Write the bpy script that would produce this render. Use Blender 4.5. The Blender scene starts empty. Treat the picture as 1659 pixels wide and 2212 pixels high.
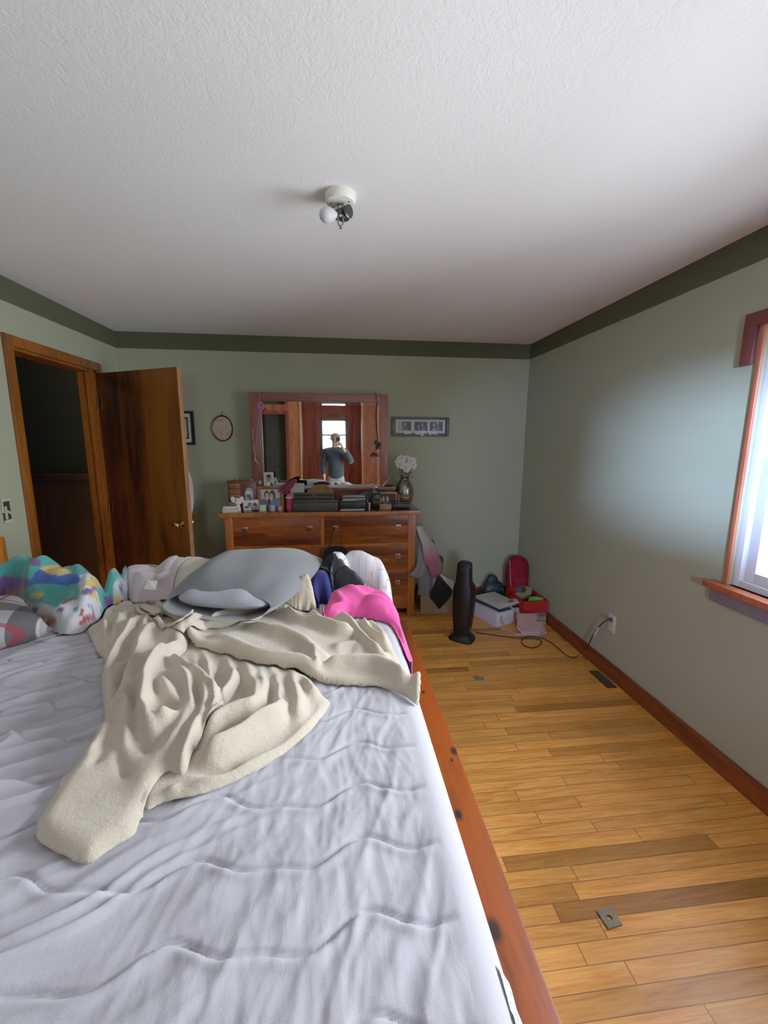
import bpy, bmesh, math, random
import numpy as np
from mathutils import Vector, Matrix, Euler
random.seed(7)
SC = bpy.context.scene
COL = SC.collection
PI = math.pi
# ------------------------------------------------------------------ camera model (image 1659 x 2212)
F, YAW, PIT, ROL, CZ = 890.6, .1107, .1688, .0051, 1.5439
XR, XL, YB, HT = 1.786, -1.834, 3.8515, 2.44
YREAR = -1.9
def _rot():
    cy, sy = math.cos(YAW), math.sin(YAW); cp, sp = math.cos(PIT), math.sin(PIT)
    fwd = np.array([sy*cp, cy*cp, -sp]); right = np.array([cy, -sy, 0.]); up = np.cross(right, fwd)
    cr, sr = math.cos(ROL), math.sin(ROL)
    return cr*right+sr*up, -sr*right+cr*up, fwd
CR, CU, CW = _rot()
def ray(x, y): return CW+CR*(x-829.5)/F-CU*(y-1106)/F
def onz(x, y, z): d = ray(x, y); return d*((z-CZ)/d[2])+np.array([0, 0, CZ])
def ony(x, y, Y): d = ray(x, y); return d*(Y/d[1])+np.array([0, 0, CZ])
def onx(x, y, X): d = ray(x, y); return d*(X/d[0])+np.array([0, 0, CZ])
def toimg(p):
    d = np.asarray(p, float)-np.array([0, 0, CZ]); k = d@CW
    return 829.5+F*(d@CR)/k, 1106-F*(d@CU)/k
cam = bpy.data.cameras.new('camera'); co = bpy.data.objects.new('camera', cam); COL.objects.link(co)
cam.sensor_fit = 'VERTICAL'; cam.sensor_height = 36; cam.lens = 36*F/2212; cam.clip_start = .02; cam.clip_end = 200
m = Matrix.Identity(4)
for i in range(3): m[i][0] = CR[i]; m[i][1] = CU[i]; m[i][2] = -CW[i]
m[2][3] = CZ
co.matrix_world = m; SC.camera = co
SC.view_settings.view_transform = 'Standard'; SC.view_settings.look = 'None'
SC.view_settings.exposure = 0.0; SC.view_settings.gamma = 1.4
SC.cycles.max_bounces = 8; SC.cycles.adaptive_threshold = .06; SC.cycles.diffuse_bounces = 5; SC.cycles.glossy_bounces = 4; SC.cycles.transmission_bounces = 6
SC.cycles.sample_clamp_indirect = 4
SC.cycles.caustics_reflective = False; SC.cycles.caustics_refractive = False
# ------------------------------------------------------------------ materials
def lin(c):
    if isinstance(c, str): c = [int(c[i:i+2], 16)/255 for i in (0, 2, 4)]
    return tuple((v/12.92 if v <= .04045 else ((v+.055)/1.055)**2.4) for v in c)
class NT:
    def __init__(s, name):
        s.m = bpy.data.materials.new(name); s.m.use_nodes = True; s.t = s.m.node_tree; s.n = s.t.nodes
        s.b = s.n['Principled BSDF']; s._c = None
    def add(s, ty, **kw):
        n = s.n.new(ty)
        for k, v in kw.items():
            if hasattr(n, k) and k not in ('inputs',): setattr(n, k, v)
        return n
    def link(s, a, b): s.t.links.new(a, b)
    def val(s, sock, v):
        if hasattr(v, 'is_output'): s.link(v, sock)
        else: sock.default_value = v
    def math(s, op, a, b=0., c=0.):
        n = s.n.new('ShaderNodeMath'); n.operation = op
        s.val(n.inputs[0], a); s.val(n.inputs[1], b); s.val(n.inputs[2], c); return n.outputs[0]
    def mix(s, fac, a, b, mode='MIX'):
        n = s.n.new('ShaderNodeMix'); n.data_type = 'RGBA'; n.blend_type = mode
        s.val(n.inputs[0], fac)
        for i, v in ((6, a), (7, b)):
            if hasattr(v, 'is_output'): s.link(v, n.inputs[i])
            else: n.inputs[i].default_value = (*v[:3], 1)
        return n.outputs[2]
    def ramp(s, fac, stops):
        n = s.n.new('ShaderNodeValToRGB'); e = n.color_ramp.elements
        while len(e) < len(stops): e.new(.5)
        for el, (p, c) in zip(e, stops): el.position = p; el.color = (*c[:3], 1)
        s.link(fac, n.inputs[0]); return n.outputs[0]
    def pos(s): return s.n.new('ShaderNodeNewGeometry').outputs['Position']
    def obj(s): return s.n.new('ShaderNodeTexCoord').outputs['Object']
    def mapping(s, v, scale=(1, 1, 1), rot=(0, 0, 0), loc=(0, 0, 0)):
        n = s.n.new('ShaderNodeMapping'); s.link(v, n.inputs[0])
        n.inputs['Scale'].default_value = scale; n.inputs['Rotation'].default_value = rot; n.inputs['Location'].default_value = loc
        return n.outputs[0]
    def noise(s, v, scale, detail=3, rough=.55, dist=0):
        n = s.n.new('ShaderNodeTexNoise'); s.link(v, n.inputs['Vector'])
        n.inputs['Scale'].default_value = scale; n.inputs['Detail'].default_value = detail
        n.inputs['Roughness'].default_value = rough; n.inputs['Distortion'].default_value = dist
        return n.outputs[0]
    def sep(s, v):
        n = s.n.new('ShaderNodeSeparateXYZ'); s.link(v, n.inputs[0]); return n.outputs
    def bump(s, h, strength=.2, dist=.01):
        n = s.n.new('ShaderNodeBump'); s.link(h, n.inputs['Height'])
        n.inputs['Strength'].default_value = strength; n.inputs['Distance'].default_value = dist
        s.link(n.outputs[0], s.b.inputs['Normal'])
    def base(s, c):
        if hasattr(c, 'is_output'): s.link(c, s.b.inputs['Base Color'])
        else: s.b.inputs['Base Color'].default_value = (*lin(c), 1)
    def set(s, rough=.6, metal=0., spec=.5, **kw):
        s.b.inputs['Roughness'].default_value = rough; s.b.inputs['Metallic'].default_value = metal
        s.b.inputs['Specular IOR Level'].default_value = spec
        for k, v in kw.items(): s.b.inputs[k].default_value = v
_MC = {}
def plain(c, rough=.6, metal=0., spec=.4, var=.12, sc=60., bump=0., **kw):
    """one colour, mottled a little by noise so that nothing looks like flat plastic"""
    key = (c, rough, metal, spec, var, sc, bump, tuple(kw.items()))
    if key in _MC: return _MC[key]
    t = NT('paint_'+str(c)); L = lin(c)
    nz = t.noise(t.obj(), sc, 3)
    t.base(t.mix(nz, tuple(v*(1-var) for v in L), tuple(min(1, v*(1+var)) for v in L)))
    t.set(rough, metal, spec, **kw)
    if bump: t.bump(nz, bump, .004)
    _MC[key] = t.m; return t.m
def cloth(c, rough=.95, c2=None, sc=300., bump=.25, sheen=.3, blot=12., var=.1):
    key = ('cloth', c, c2, sc, bump, sheen, blot, var)
    if key in _MC: return _MC[key]
    t = NT('cloth_'+str(c)); p = t.obj(); L = lin(c); L2 = lin(c2) if c2 else tuple(v*(1-2*var) for v in L)
    t.base(t.mix(t.noise(p, blot, 4), L2, tuple(min(1, v*(1+var)) for v in L)))
    t.set(rough, 0, .15); t.b.inputs['Sheen Weight'].default_value = sheen
    h = t.math('ADD', t.noise(p, sc, 2), t.math('MULTIPLY', t.noise(p, sc*.12, 3), 1.5))
    t.bump(h, bump, .004); _MC[key] = t.m; return t.m
def attr_cloth(name, rough=.95, sc=300., bump=.25, sheen=.2, var=.1):
    t = NT(name); a = t.n.new('ShaderNodeAttribute'); a.attribute_name = 'Col'; p = t.obj()
    nz = t.noise(p, 25, 4)
    k = t.ramp(nz, [(.2, (1-var*2,)*3), (.8, (1+var*.3,)*3)])
    t.base(t.mix(1., a.outputs['Color'], k, 'MULTIPLY')); t.set(rough, 0, .15); t.b.inputs['Sheen Weight'].default_value = sheen
    t.bump(t.math('ADD', t.noise(p, sc, 2), t.noise(p, sc*.15, 3)), bump, .004)
    return t.m
def wood(name, dark, light, axis='x', scale=1., rough=.35, contrast=1., spec=.5, coat=0., blotch=.35, world=False):
    """long grain along one axis"""
    t = NT(name); p = t.pos() if world else t.obj()
    st = {'x': (.12, 1, 1), 'y': (1, .12, 1), 'z': (1, 1, .1)}[axis]
    q = t.mapping(p, tuple(v*scale for v in st))
    g = t.noise(q, 14, 6, .6, 1.2); f = t.noise(q, 90, 3, .6, .3); b = t.noise(t.mapping(p, tuple(v*scale*1.0 for v in st)), 3.5, 2, .5)
    kg, kf, kb = .9*contrast, .40*contrast, .7*blotch/.35
    v = t.math('ADD', t.math('ADD', t.math('MULTIPLY', g, kg), t.math('MULTIPLY', f, kf)), t.math('MULTIPLY', b, kb))
    v = t.math('ADD', v, .545-(kg+kf+kb)/2)
    D, L = lin(dark), lin(light); M = tuple((a*.5+b*.5) for a, b in zip(D, L))
    t.base(t.ramp(v, [(.33, D), (.52, M), (.72, L)]))
    t.set(rough, 0, spec); t.b.inputs['Coat Weight'].default_value = coat
    t.bump(f, .05, .003)
    return t.m
# ------------------------------------------------------------------ mesh building
class MB:
    def __init__(s): s.bm = bmesh.new(); s.mi = 0
    def _tag(s, faces):
        for f in faces: f.material_index = s.mi
    def box(s, x0, x1, y0, y1, z0, z1, bev=0., M=None, seg=2):
        r = bmesh.ops.create_cube(s.bm, size=1); vs = r['verts']
        for v in vs:
            v.co = Vector(((x0+x1)/2+v.co.x*(x1-x0), (y0+y1)/2+v.co.y*(y1-y0), (z0+z1)/2+v.co.z*(z1-z0)))
        fs = list({f for v in vs for f in v.link_faces}); s._tag(fs)
        if bev:
            es = list({e for f in fs for e in f.edges})
            b = bmesh.ops.bevel(s.bm, geom=es, offset=bev, segments=seg, profile=.6, affect='EDGES', clamp_overlap=True)
            vs = list({v for f in b['faces'] for v in f.verts} | {v for v in vs if v.is_valid})
        if M is not None: bmesh.ops.transform(s.bm, matrix=M, verts=vs)
        return s
    def faces(s, vs, fs):
        V = [s.bm.verts.new(v) for v in vs]; out = []
        for f in fs:
            try: out.append(s.bm.faces.new([V[i] for i in f]))
            except ValueError: pass
        s._tag(out); return V
    def loft(s, rings, cap=True, closed=True):
        n = len(rings[0]); V = []; fs = []
        for r in rings: V += [tuple(p) for p in r]
        m_ = n if closed else n-1
        for k in range(len(rings)-1):
            for i in range(m_):
                a, b = k*n+i, k*n+(i+1) % n
                fs.append((a, b, b+n, a+n))
        if cap: fs.append(tuple(range(n))[::-1]); fs.append(tuple(range((len(rings)-1)*n, len(rings)*n)))
        s.faces(V, fs); return s
    def tube(s, pts, r, n=8, cap=True, flat=None):
        pts = [Vector(p) for p in pts]; N = len(pts); rs = r if isinstance(r, (list, tuple)) else [r]*N
        rings = []; up = Vector((.13, .21, .97)).normalized()
        t0 = (pts[1]-pts[0]).normalized()
        if abs(t0.dot(up)) > .95: up = Vector((.9, .3, .1)).normalized()
        nrm = (up-t0*up.dot(t0)).normalized()
        for i in range(N):
            t = (pts[min(i+1, N-1)]-pts[max(i-1, 0)])
            t = t.normalized() if t.length > 1e-9 else t0
            nrm = (nrm-t*nrm.dot(t)); nrm = nrm.normalized() if nrm.length > 1e-6 else t.orthogonal().normalized()
            bi = t.cross(nrm)
            fl = flat or 1.
            rings.append([pts[i]+nrm*math.cos(2*PI*k/n)*rs[i]+bi*math.sin(2*PI*k/n)*rs[i]*fl for k in range(n)])
        return s.loft(rings, cap)
    def cyl(s, p0, p1, r0, r1=None, n=24): return s.tube([p0, p1], [r0, r0 if r1 is None else r1], n)
    def lathe(s, prof, c=(0, 0, 0), n=28, sx=1., sy=1., cap=True):
        return s.loft([[(c[0]+r*sx*math.cos(2*PI*k/n), c[1]+r*sy*math.sin(2*PI*k/n), c[2]+z) for k in range(n)] for r, z in prof], cap)
    def ell(s, c, rx, ry, rz, M=None, n=20, m_=12, pw=1.):
        V = []; fs = []
        rings = []
        for j in range(m_+1):
            a = -PI/2+PI*j/m_; cr_ = max(math.cos(a), 1e-3)**pw
            z = math.copysign(abs(math.sin(a))**pw, math.sin(a))
            ring = []
            for k in range(n):
                b = 2*PI*k/n; cx = math.copysign(abs(math.cos(b))**pw, math.cos(b)); sy = math.copysign(abs(math.sin(b))**pw, math.sin(b))
                p = Vector((rx*cr_*cx, ry*cr_*sy, rz*z))
                if M is not None: p = M @ p
                ring.append(p+Vector(c))
            rings.append(ring)
        return s.loft(rings, True)
    def prism(s, poly, z0, z1, M=None):
        f = (lambda p: M @ Vector(p)) if M is not None else (lambda p: Vector(p))
        return s.loft([[f((x, y, z0)) for x, y in poly], [f((x, y, z1)) for x, y in poly]], True)
    def build(s, name, mat, parent=None, smooth=True, ang=40, wld=False):
        if wld and parent is not None:
            off = parent.location
            for v in s.bm.verts: v.co -= off
        bmesh.ops.recalc_face_normals(s.bm, faces=s.bm.faces)
        me = bpy.data.meshes.new(name); s.bm.to_mesh(me); s.bm.free()
        return mesh_obj(name, me, mat, parent, smooth, ang)
def mesh_obj(name, me, mat, parent=None, smooth=True, ang=40):
    for mm in (mat if isinstance(mat, (list, tuple)) else [mat]): me.materials.append(mm)
    if smooth and len(me.polygons):
        me.polygons.foreach_set('use_smooth', [True]*len(me.polygons))
        if ang < 180: me.set_sharp_from_angle(angle=math.radians(ang))
    o = bpy.data.objects.new(name, me); COL.objects.link(o)
    if parent is not None: o.parent = parent
    return o
def tag(o, label, cat, group=None, kind=None):
    o['label'] = label; o['category'] = cat
    if group: o['group'] = group
    if kind: o['kind'] = kind
    return o
def thing(name, label, cat, loc=(0, 0, 0), rz=0., group=None, rot=None):
    o = bpy.data.objects.new(name, None); COL.objects.link(o); o.empty_display_size = .05
    o.location = [float(v) for v in loc]; o.rotation_euler = rot if rot else (0, 0, rz)
    return tag(o, label, cat, group)
def recenter(o, base=None):
    """put a one-mesh thing's origin at its base"""
    me = o.data; co_ = np.empty(len(me.vertices)*3); me.vertices.foreach_get('co', co_); co_ = co_.reshape(-1, 3)
    c = np.array([(co_[:, 0].min()+co_[:, 0].max())/2, (co_[:, 1].min()+co_[:, 1].max())/2, co_[:, 2].min()]) if base is None else np.array(base)
    me.vertices.foreach_set('co', (co_-c).ravel()); o.location = [float(v) for v in c]; me.update(); return o
def struct(o): o['kind'] = 'structure'; return o
def spline(pts, n=8, closed=False):
    P = [np.array(p, float) for p in pts]; N = len(P); out = []
    rng = range(N if closed else N-1)
    for i in rng:
        p1, p2 = P[i], P[(i+1) % N]
        p0 = P[i-1] if (closed or i > 0) else 2*p1-p2
        p3 = P[(i+2) % N] if (closed or i+2 < N) else 2*p2-p1
        for k in range(n):
            t = k/n
            out.append(.5*((2*p1)+(-p0+p2)*t+(2*p0-5*p1+4*p2-p3)*t*t+(-p0+3*p1-3*p2+p3)*t**3))
    if not closed: out.append(P[-1])
    return out
def rotz(a): return Matrix.Rotation(a, 4, 'Z')
def sag(p, q, d, n=10):
    p, q = Vector(p), Vector(q)
    return [p.lerp(q, i/n)-Vector((0, 0, d*4*(i/n)*(1-i/n))) for i in range(n+1)]
# ================================================================== THE ROOM
def m_wall(name, main, band, z_band=HT-.132):
    t = NT(name); p = t.pos(); z = t.sep(p)[2]
    edge = t.math('ADD', z, t.math('MULTIPLY', t.noise(p, 9, 3), .006))
    f = t.math('GREATER_THAN', edge, z_band)
    nz = t.noise(p, 3, 4)
    A = lin(main); a = t.mix(nz, tuple(v*.93 for v in A), tuple(v*1.05 for v in A))
    t.base(t.mix(f, a, lin(band))); t.set(.75, 0, .2)
    t.bump(t.noise(p, 220, 3), .12, .003); return t.m
WALLM = m_wall('sage_wall_paint', '909378', '444533')
# ceiling plaster
t = NT('stippled_ceiling_paint'); p = t.pos()
t.base(t.mix(t.noise(p, 2, 3), lin('e3e0e1'), lin('ebe9ea'))); t.set(.9, 0, .1)
t.bump(t.math('ADD', t.noise(p, 130, 4, .6), t.math('MULTIPLY', t.noise(p, 28, 4, .6, 1.5), 1.3)), .34, .0045)
CEILM = t.m
# oak strip floor : boards 57 mm wide running along X with random ends and tones
t = NT('oak_strip_floor'); p = t.pos(); s3 = t.sep(p)
W_ = .0572
row = t.math('FLOOR', t.math('DIVIDE', s3[1], W_))
wn = t.n.new('ShaderNodeTexWhiteNoise'); wn.noise_dimensions = '1D'; t.link(row, wn.inputs['W'])
xo = t.math('ADD', t.math('DIVIDE', s3[0], .85), t.math('MULTIPLY', wn.outputs['Value'], 7.3))
colm = t.math('FLOOR', xo)
cb = t.n.new('ShaderNodeCombineXYZ'); t.link(row, cb.inputs[0]); t.link(colm, cb.inputs[1])
w2 = t.n.new('ShaderNodeTexWhiteNoise'); w2.noise_dimensions = '2D'; t.link(cb.outputs[0], w2.inputs['Vector'])
rnd = w2.outputs['Value']
off = t.n.new('ShaderNodeVectorMath'); off.operation = 'ADD'
sc_ = t.n.new('ShaderNodeVectorMath'); sc_.operation = 'SCALE'; t.link(w2.outputs['Color'], sc_.inputs[0]); sc_.inputs['Scale'].default_value = 40
t.link(p, off.inputs[0]); t.link(sc_.outputs[0], off.inputs[1])
q = t.mapping(off.outputs[0], (.09, 1, 1))
g = t.noise(q, 28, 6, .62, 1.6); f2 = t.noise(t.mapping(off.outputs[0], (.05, 1, 1)), 160, 3, .6)
v = t.math('ADD', t.math('MULTIPLY', g, .6), t.math('MULTIPLY', f2, .4))
grain = t.ramp(v, [(.30, lin('aa5d22')), (.50, lin('da8b38')), (.68, lin('f0a954'))])
tone = t.ramp(rnd, [(0, (.44, .41, .37)), (.08, (.70, .68, .63)), (.3, (.90, .90, .90)), (1, (1.15, 1.11, 1.05))])
c = t.mix(1., grain, tone, 'MULTIPLY')
fy = t.math('FRACT', t.math('DIVIDE', s3[1], W_)); fx = t.math('FRACT', xo)
ey = t.math('MINIMUM', fy, t.math('SUBTRACT', 1., fy)); ex = t.math('MINIMUM', fx, t.math('SUBTRACT', 1., fx))
gap = t.math('MAXIMUM', t.math('LESS_THAN', ey, .022), t.math('LESS_THAN', ex, .0022))
c = t.mix(t.math('MULTIPLY', gap, .75), c, lin('3c2410'))
worn = t.ramp(t.noise(p, 1.3, 4, .6), [(.3, (.84, .83, .82)), (.7, (1.05, 1.05, 1.05))])
c = t.mix(1., c, worn, 'MULTIPLY')
t.base(c); t.set(.33, 0, .45)
rr = t.ramp(t.noise(p, 3, 4), [(.3, (.27,)*3), (.75, (.42,)*3)]); t.link(rr, t.b.inputs['Roughness'])
t.bump(t.math('SUBTRACT', t.math('MULTIPLY', v, .25), gap), .25, .0015)
FLOORM = t.m
BASEW = wood('stained_baseboard_wood', '4c1f0d', '7a3a1a', 'y', 1., .4)
BASEWX = wood('stained_baseboard_wood_across', '42190b', '6c3315', 'x', 1., .4)
DOORW = wood('dark_birch_door_veneer', '1f0c03', '6a390f', 'z', .5, .42, 1.0, blotch=.45, spec=.25)
CASEW = wood('honey_stained_casing', '421905', '80400e', 'z', .8, .35)
REDW = wood('cherry_red_panelling', '5c2012', 'a5482a', 'z', .7, .4)
REDW2 = wood('orange_cedar_panelling', '853a1c', 'c87040', 'z', .7, .4)
WINW = wood('brightened_window_casing', '8a3a26', 'b9623c', 'z', .7, .4)  # casing tone lightened, its lit look put into the colour
T = .12
# door opening on the left wall and window opening on the right wall
DY0, DY1, DZ = 2.672, 3.50, 2.066
WY0, WY1, WZ0, WZ1 = .0, 1.64, .90, 2.035
RX0, RX1, RDEP = -.80, .54, .75            # rear alcove
RWX0, RWX1, RWZ0, RWZ1 = -.43, .25, 1.30, 2.09
b = MB(); b.box(XL-T, XR+T, YREAR-T, YB+T, -.1, 0); b.box(RX0-T, RX1+T, YREAR-RDEP-T, YREAR-T, -.1, 0); b.box(XL-T-1.3, XL-T, 1.9, 5.2, -.1, 0)
struct(b.build('floor', FLOORM, smooth=False))
b = MB(); b.box(XL-T, XR+T, YREAR-T, YB+T, HT, HT+.1); b.box(RX0-T, RX1+T, YREAR-RDEP-T, YREAR-T, HT, HT+.1); b.box(XL-T-1.3, XL-T, 1.9, 5.2, HT, HT+.1)
struct(b.build('ceiling', CEILM, smooth=False))
b = MB(); b.box(XL-T, XR+T, YB, YB+T, 0, HT); struct(b.build('wall_back', WALLM, smooth=False))
b = MB(); b.box(XR, XR+T, WY1, YB, 0, HT); b.box(XR, XR+T, YREAR-T, WY0, 0, HT); b.box(XR, XR+T, WY0, WY1, 0, WZ0); b.box(XR, XR+T, WY0, WY1, WZ1, HT)
struct(b.build('wall_right', WALLM, smooth=False))
b = MB(); b.box(XL-T, XL, DY1, YB, 0, HT); b.box(XL-T, XL, YREAR-T, DY0, 0, HT); b.box(XL-T, XL, DY0, DY1, DZ, HT)
struct(b.build('wall_left', WALLM, smooth=False))
# rear wall : wood panelling with a window alcove and a dark closet doorway
CX0, CX1, CZ1 = -1.70, -1.13, 2.12
b = MB(); b.box(XL, CX0, YREAR-T, YREAR, 0, HT); b.box(CX0, CX1, YREAR-T, YREAR, CZ1, HT); b.box(CX1, RX0, YREAR-T, YREAR, 0, HT)
b.box(RX1, XR, YREAR-T, YREAR, 0, HT)
struct(b.build('wall_rear', REDW2, smooth=False))
b = MB(); yr = YREAR-RDEP
b.box(RX0-T, RX0, yr-T, YREAR-T, 0, HT); b.box(RX1, RX1+T, yr-T, YREAR-T, 0, HT)
b.box(RX0, RWX0, yr-T, yr, 0, HT); b.box(RWX1, RX1, yr-T, yr, 0, HT); b.box(RWX0, RWX1, yr-T, yr, 0, RWZ0); b.box(RWX0, RWX1, yr-T, yr, RWZ1, HT)
struct(b.build('wall_alcove', REDW, smooth=False))
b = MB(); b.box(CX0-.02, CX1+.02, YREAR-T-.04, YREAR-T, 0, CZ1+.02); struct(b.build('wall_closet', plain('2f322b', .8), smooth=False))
b = MB()
b.box(RX0-.025, RX0+.012, YREAR, YREAR+.015, 0, HT, .003); b.box(RX1-.012, RX1+.025, YREAR, YREAR+.015, 0, HT, .003)
struct(b.build('trim_1', plain('d8a070', .35), smooth=True))  # bright light on the trim edges put into the pale colour
b = MB(); b.box(CX0-.07, CX0, YREAR, YREAR+.018, 0, CZ1+.07, .004); b.box(CX1, CX1+.07, YREAR, YREAR+.018, 0, CZ1+.07, .004); b.box(CX0, CX1, YREAR, YREAR+.018, CZ1, CZ1+.07, .004)
struct(b.build('trim_2', REDW, smooth=True))
# hall beyond the open door : dark, with a wainscot
HX = XL-T-1.15; HY = 4.35
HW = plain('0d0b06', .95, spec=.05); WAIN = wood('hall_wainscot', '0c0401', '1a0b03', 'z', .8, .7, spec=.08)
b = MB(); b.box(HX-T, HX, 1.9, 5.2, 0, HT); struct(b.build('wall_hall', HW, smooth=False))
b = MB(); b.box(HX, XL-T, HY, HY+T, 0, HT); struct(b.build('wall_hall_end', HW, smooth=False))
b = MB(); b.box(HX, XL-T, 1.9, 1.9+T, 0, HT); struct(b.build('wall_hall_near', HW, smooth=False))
zc = float(ony(120, 1024, HY)[2])
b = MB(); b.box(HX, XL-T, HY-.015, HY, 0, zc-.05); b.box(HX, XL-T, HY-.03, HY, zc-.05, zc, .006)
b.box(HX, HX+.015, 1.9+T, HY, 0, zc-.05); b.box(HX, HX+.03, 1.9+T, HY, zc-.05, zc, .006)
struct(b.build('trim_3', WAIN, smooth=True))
# door casing (left wall)
b = MB(); cw = .062
b.box(XL, XL+.018, DY0-cw, DY0, 0, DZ+cw, .005); b.box(XL, XL+.018, DY1, DY1+cw, 0, DZ+cw, .005); b.box(XL, XL+.018, DY0, DY1, DZ, DZ+cw, .005)
b.box(XL-T, XL, DY0-.002, DY0+.016, 0, DZ); b.box(XL-T, XL, DY1-.016, DY1+.002, 0, DZ); b.box(XL-T, XL, DY0, DY1, DZ-.016, DZ+.002)
b.box(XL-.06, XL-.045, DY0+.016, DY0+.028, 0, DZ-.016); b.box(XL-.06, XL-.045, DY1-.028, DY1-.016, 0, DZ-.016)
struct(b.build('trim_4', CASEW))
# baseboards
def baseboard(name, x0, x1, y0, y1, m): 
    b = MB(); b.box(x0, x1, y0, y1, 0, .085, .004)
    dx, dy = x1-x0, y1-y0
    if dx < dy: b.box(min(x0, x1)+(.004 if x0 > 0 else 0), x1-(0 if x0 > 0 else .004), y0, y1, .08, .107, .004)
    else: b.box(x0, x1, y0+.004, y1, .08, .107, .004)
    return struct(b.build(name, m))
baseboard('baseboard_right', XR-.016, XR, YREAR, YB, BASEW)
baseboard('baseboard_back', XL, XR-.016, YB-.016, YB, BASEWX)
baseboard('baseboard_left', XL, XL+.016, YREAR, DY0-cw, BASEW)
# ------------------------------------------------------------------ windows
VINYL = plain('cfd3dc', .45, var=.04); 
def glass_mat():
    t = NT('window_glass'); tr = t.n.new('ShaderNodeBsdfTransparent'); gl = t.n.new('ShaderNodeBsdfGlossy'); gl.inputs['Roughness'].default_value = .02
    mx = t.n.new('ShaderNodeMixShader'); fr = t.n.new('ShaderNodeFresnel'); fr.inputs[0].default_value = 1.45
    nz = t.noise(t.obj(), 2.0, 2); t.link(t.math('MULTIPLY', fr.outputs[0], t.math('ADD', t.math('MULTIPLY', nz, .05), .75)), mx.inputs[0])
    t.link(tr.outputs[0], mx.inputs[1]); t.link(gl.outputs[0], mx.inputs[2])
    t.link(mx.outputs[0], t.n['Material Output'].inputs[0]); return t.m
GLASS = glass_mat()
def double_hung(root, w, z0, z1, M, dep=T, VINYL=VINYL):
    """local: u across (0..w), v depth outwards (0 = room face), z up"""
    def bx(b, u0, u1, v0, v1, a, c, bev=.003): b.box(u0, u1, v0, v1, a, c, bev, M)
    b = MB(); f = .03
    bx(b, 0, f, .02, dep, z0, z1); bx(b, w-f, w, .02, dep, z0, z1); bx(b, f, w-f, .02, dep, z1-f, z1); bx(b, f, w-f, .02, dep, z0, z0+f)
    struct(b.build('window_frame', VINYL, root))
    zm = (z0+z1)/2; s = .045
    for nm, v0, v1, a, c in (('lower_sash', .045, .075, z0+f, zm+.02), ('upper_sash', .08, .11, zm-.02, z1-f)):
        b = MB()
        bx(b, f, f+s, v0, v1, a, c); bx(b, w-f-s, w-f, v0, v1, a, c); bx(b, f+s, w-f-s, v0, v1, c-.04, c); bx(b, f+s, w-f-s, v0, v1, a, a+s)
        so = struct(b.build(nm, VINYL, root))
        b = MB(); bx(b, f+s-.005, w-f-s+.005, (v0+v1)/2-.002, (v0+v1)/2+.002, a+s-.005, c-.035, 0)
        struct(b.build('pane', GLASS, so))
w1 = bpy.data.objects.new('window_1', None); COL.objects.link(w1); w1.location = (XR, WY1, 0); struct(w1)
Mw = Matrix(((0, 1, 0, 0), (-1, 0, 0, 0), (0, 0, 1, 0), (0, 0, 0, 1)))     # u -> -Y, v -> +X
double_hung(w1, WY1-WY0, WZ0, WZ1, Mw)
b = MB()    # inner jamb liner, side casing narrowed for the pale glare, head casing with added dark ears, stool and apron
b.box(XR-.010, XR+.004, WY1-.002, WY1+.016, WZ0, WZ1+.01, .003); b.box(XR-.010, XR+.004, WY0-.016, WY0+.002, WZ0, WZ1+.01, .003)
struct(b.build('side_casing', WINW, w1, wld=True))
b = MB(); b.box(XR-.02, XR, WY0-.09, WY1+.085, WZ1, WZ1+.06, .004); b.box(XR-.02, XR, WY1+.03, WY1+.085, WZ1-.155, WZ1+.002, .004); b.box(XR-.02, XR, WY0-.09, WY0-.03, WZ1-.155, WZ1+.002, .004)
struct(b.build('head_casing', wood('dark_red_head_casing', '4a1d1c', '6b2c28', 'y', .7, .5), w1, wld=True))
b = MB(); b.box(XR-.055, XR+.045, WY0-.08, WY1+.08, WZ0-.03, WZ0, .006)
struct(b.build('stool', WINW, w1, wld=True))
b = MB(); b.box(XR-.018, XR, WY0-.07, WY1+.07, WZ0-.10, WZ0-.03, .004)
struct(b.build('apron', plain('6c6470', .6), w1, wld=True))  # grey-purple haze over the apron put into its colour
w2o = bpy.data.objects.new('window_2', None); COL.objects.link(w2o); w2o.location = (RWX1, yr, 0); struct(w2o)
Mr = Matrix(((-1, 0, 0, 0), (0, -1, 0, 0), (0, 0, 1, 0), (0, 0, 0, 1)))
double_hung(w2o, RWX1-RWX0, RWZ0, RWZ1, Mr, VINYL=plain('4a3a33', .5))  # backlit shade of the sash put into a dark colour
b = MB(); c_ = .09
b.box(RWX0-c_, RWX0, yr, yr+.02, RWZ0-.02, RWZ1+c_, .004); b.box(RWX1, RWX1+c_, yr, yr+.02, RWZ0-.02, RWZ1+c_, .004); b.box(RWX0, RWX1, yr, yr+.02, RWZ1, RWZ1+c_, .004)
b.box(RWX0-c_-.03, RWX1+c_+.03, yr, yr+.06, RWZ0-.05, RWZ0-.02, .005)
struct(b.build('casing', REDW, w2o, wld=True))
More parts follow.
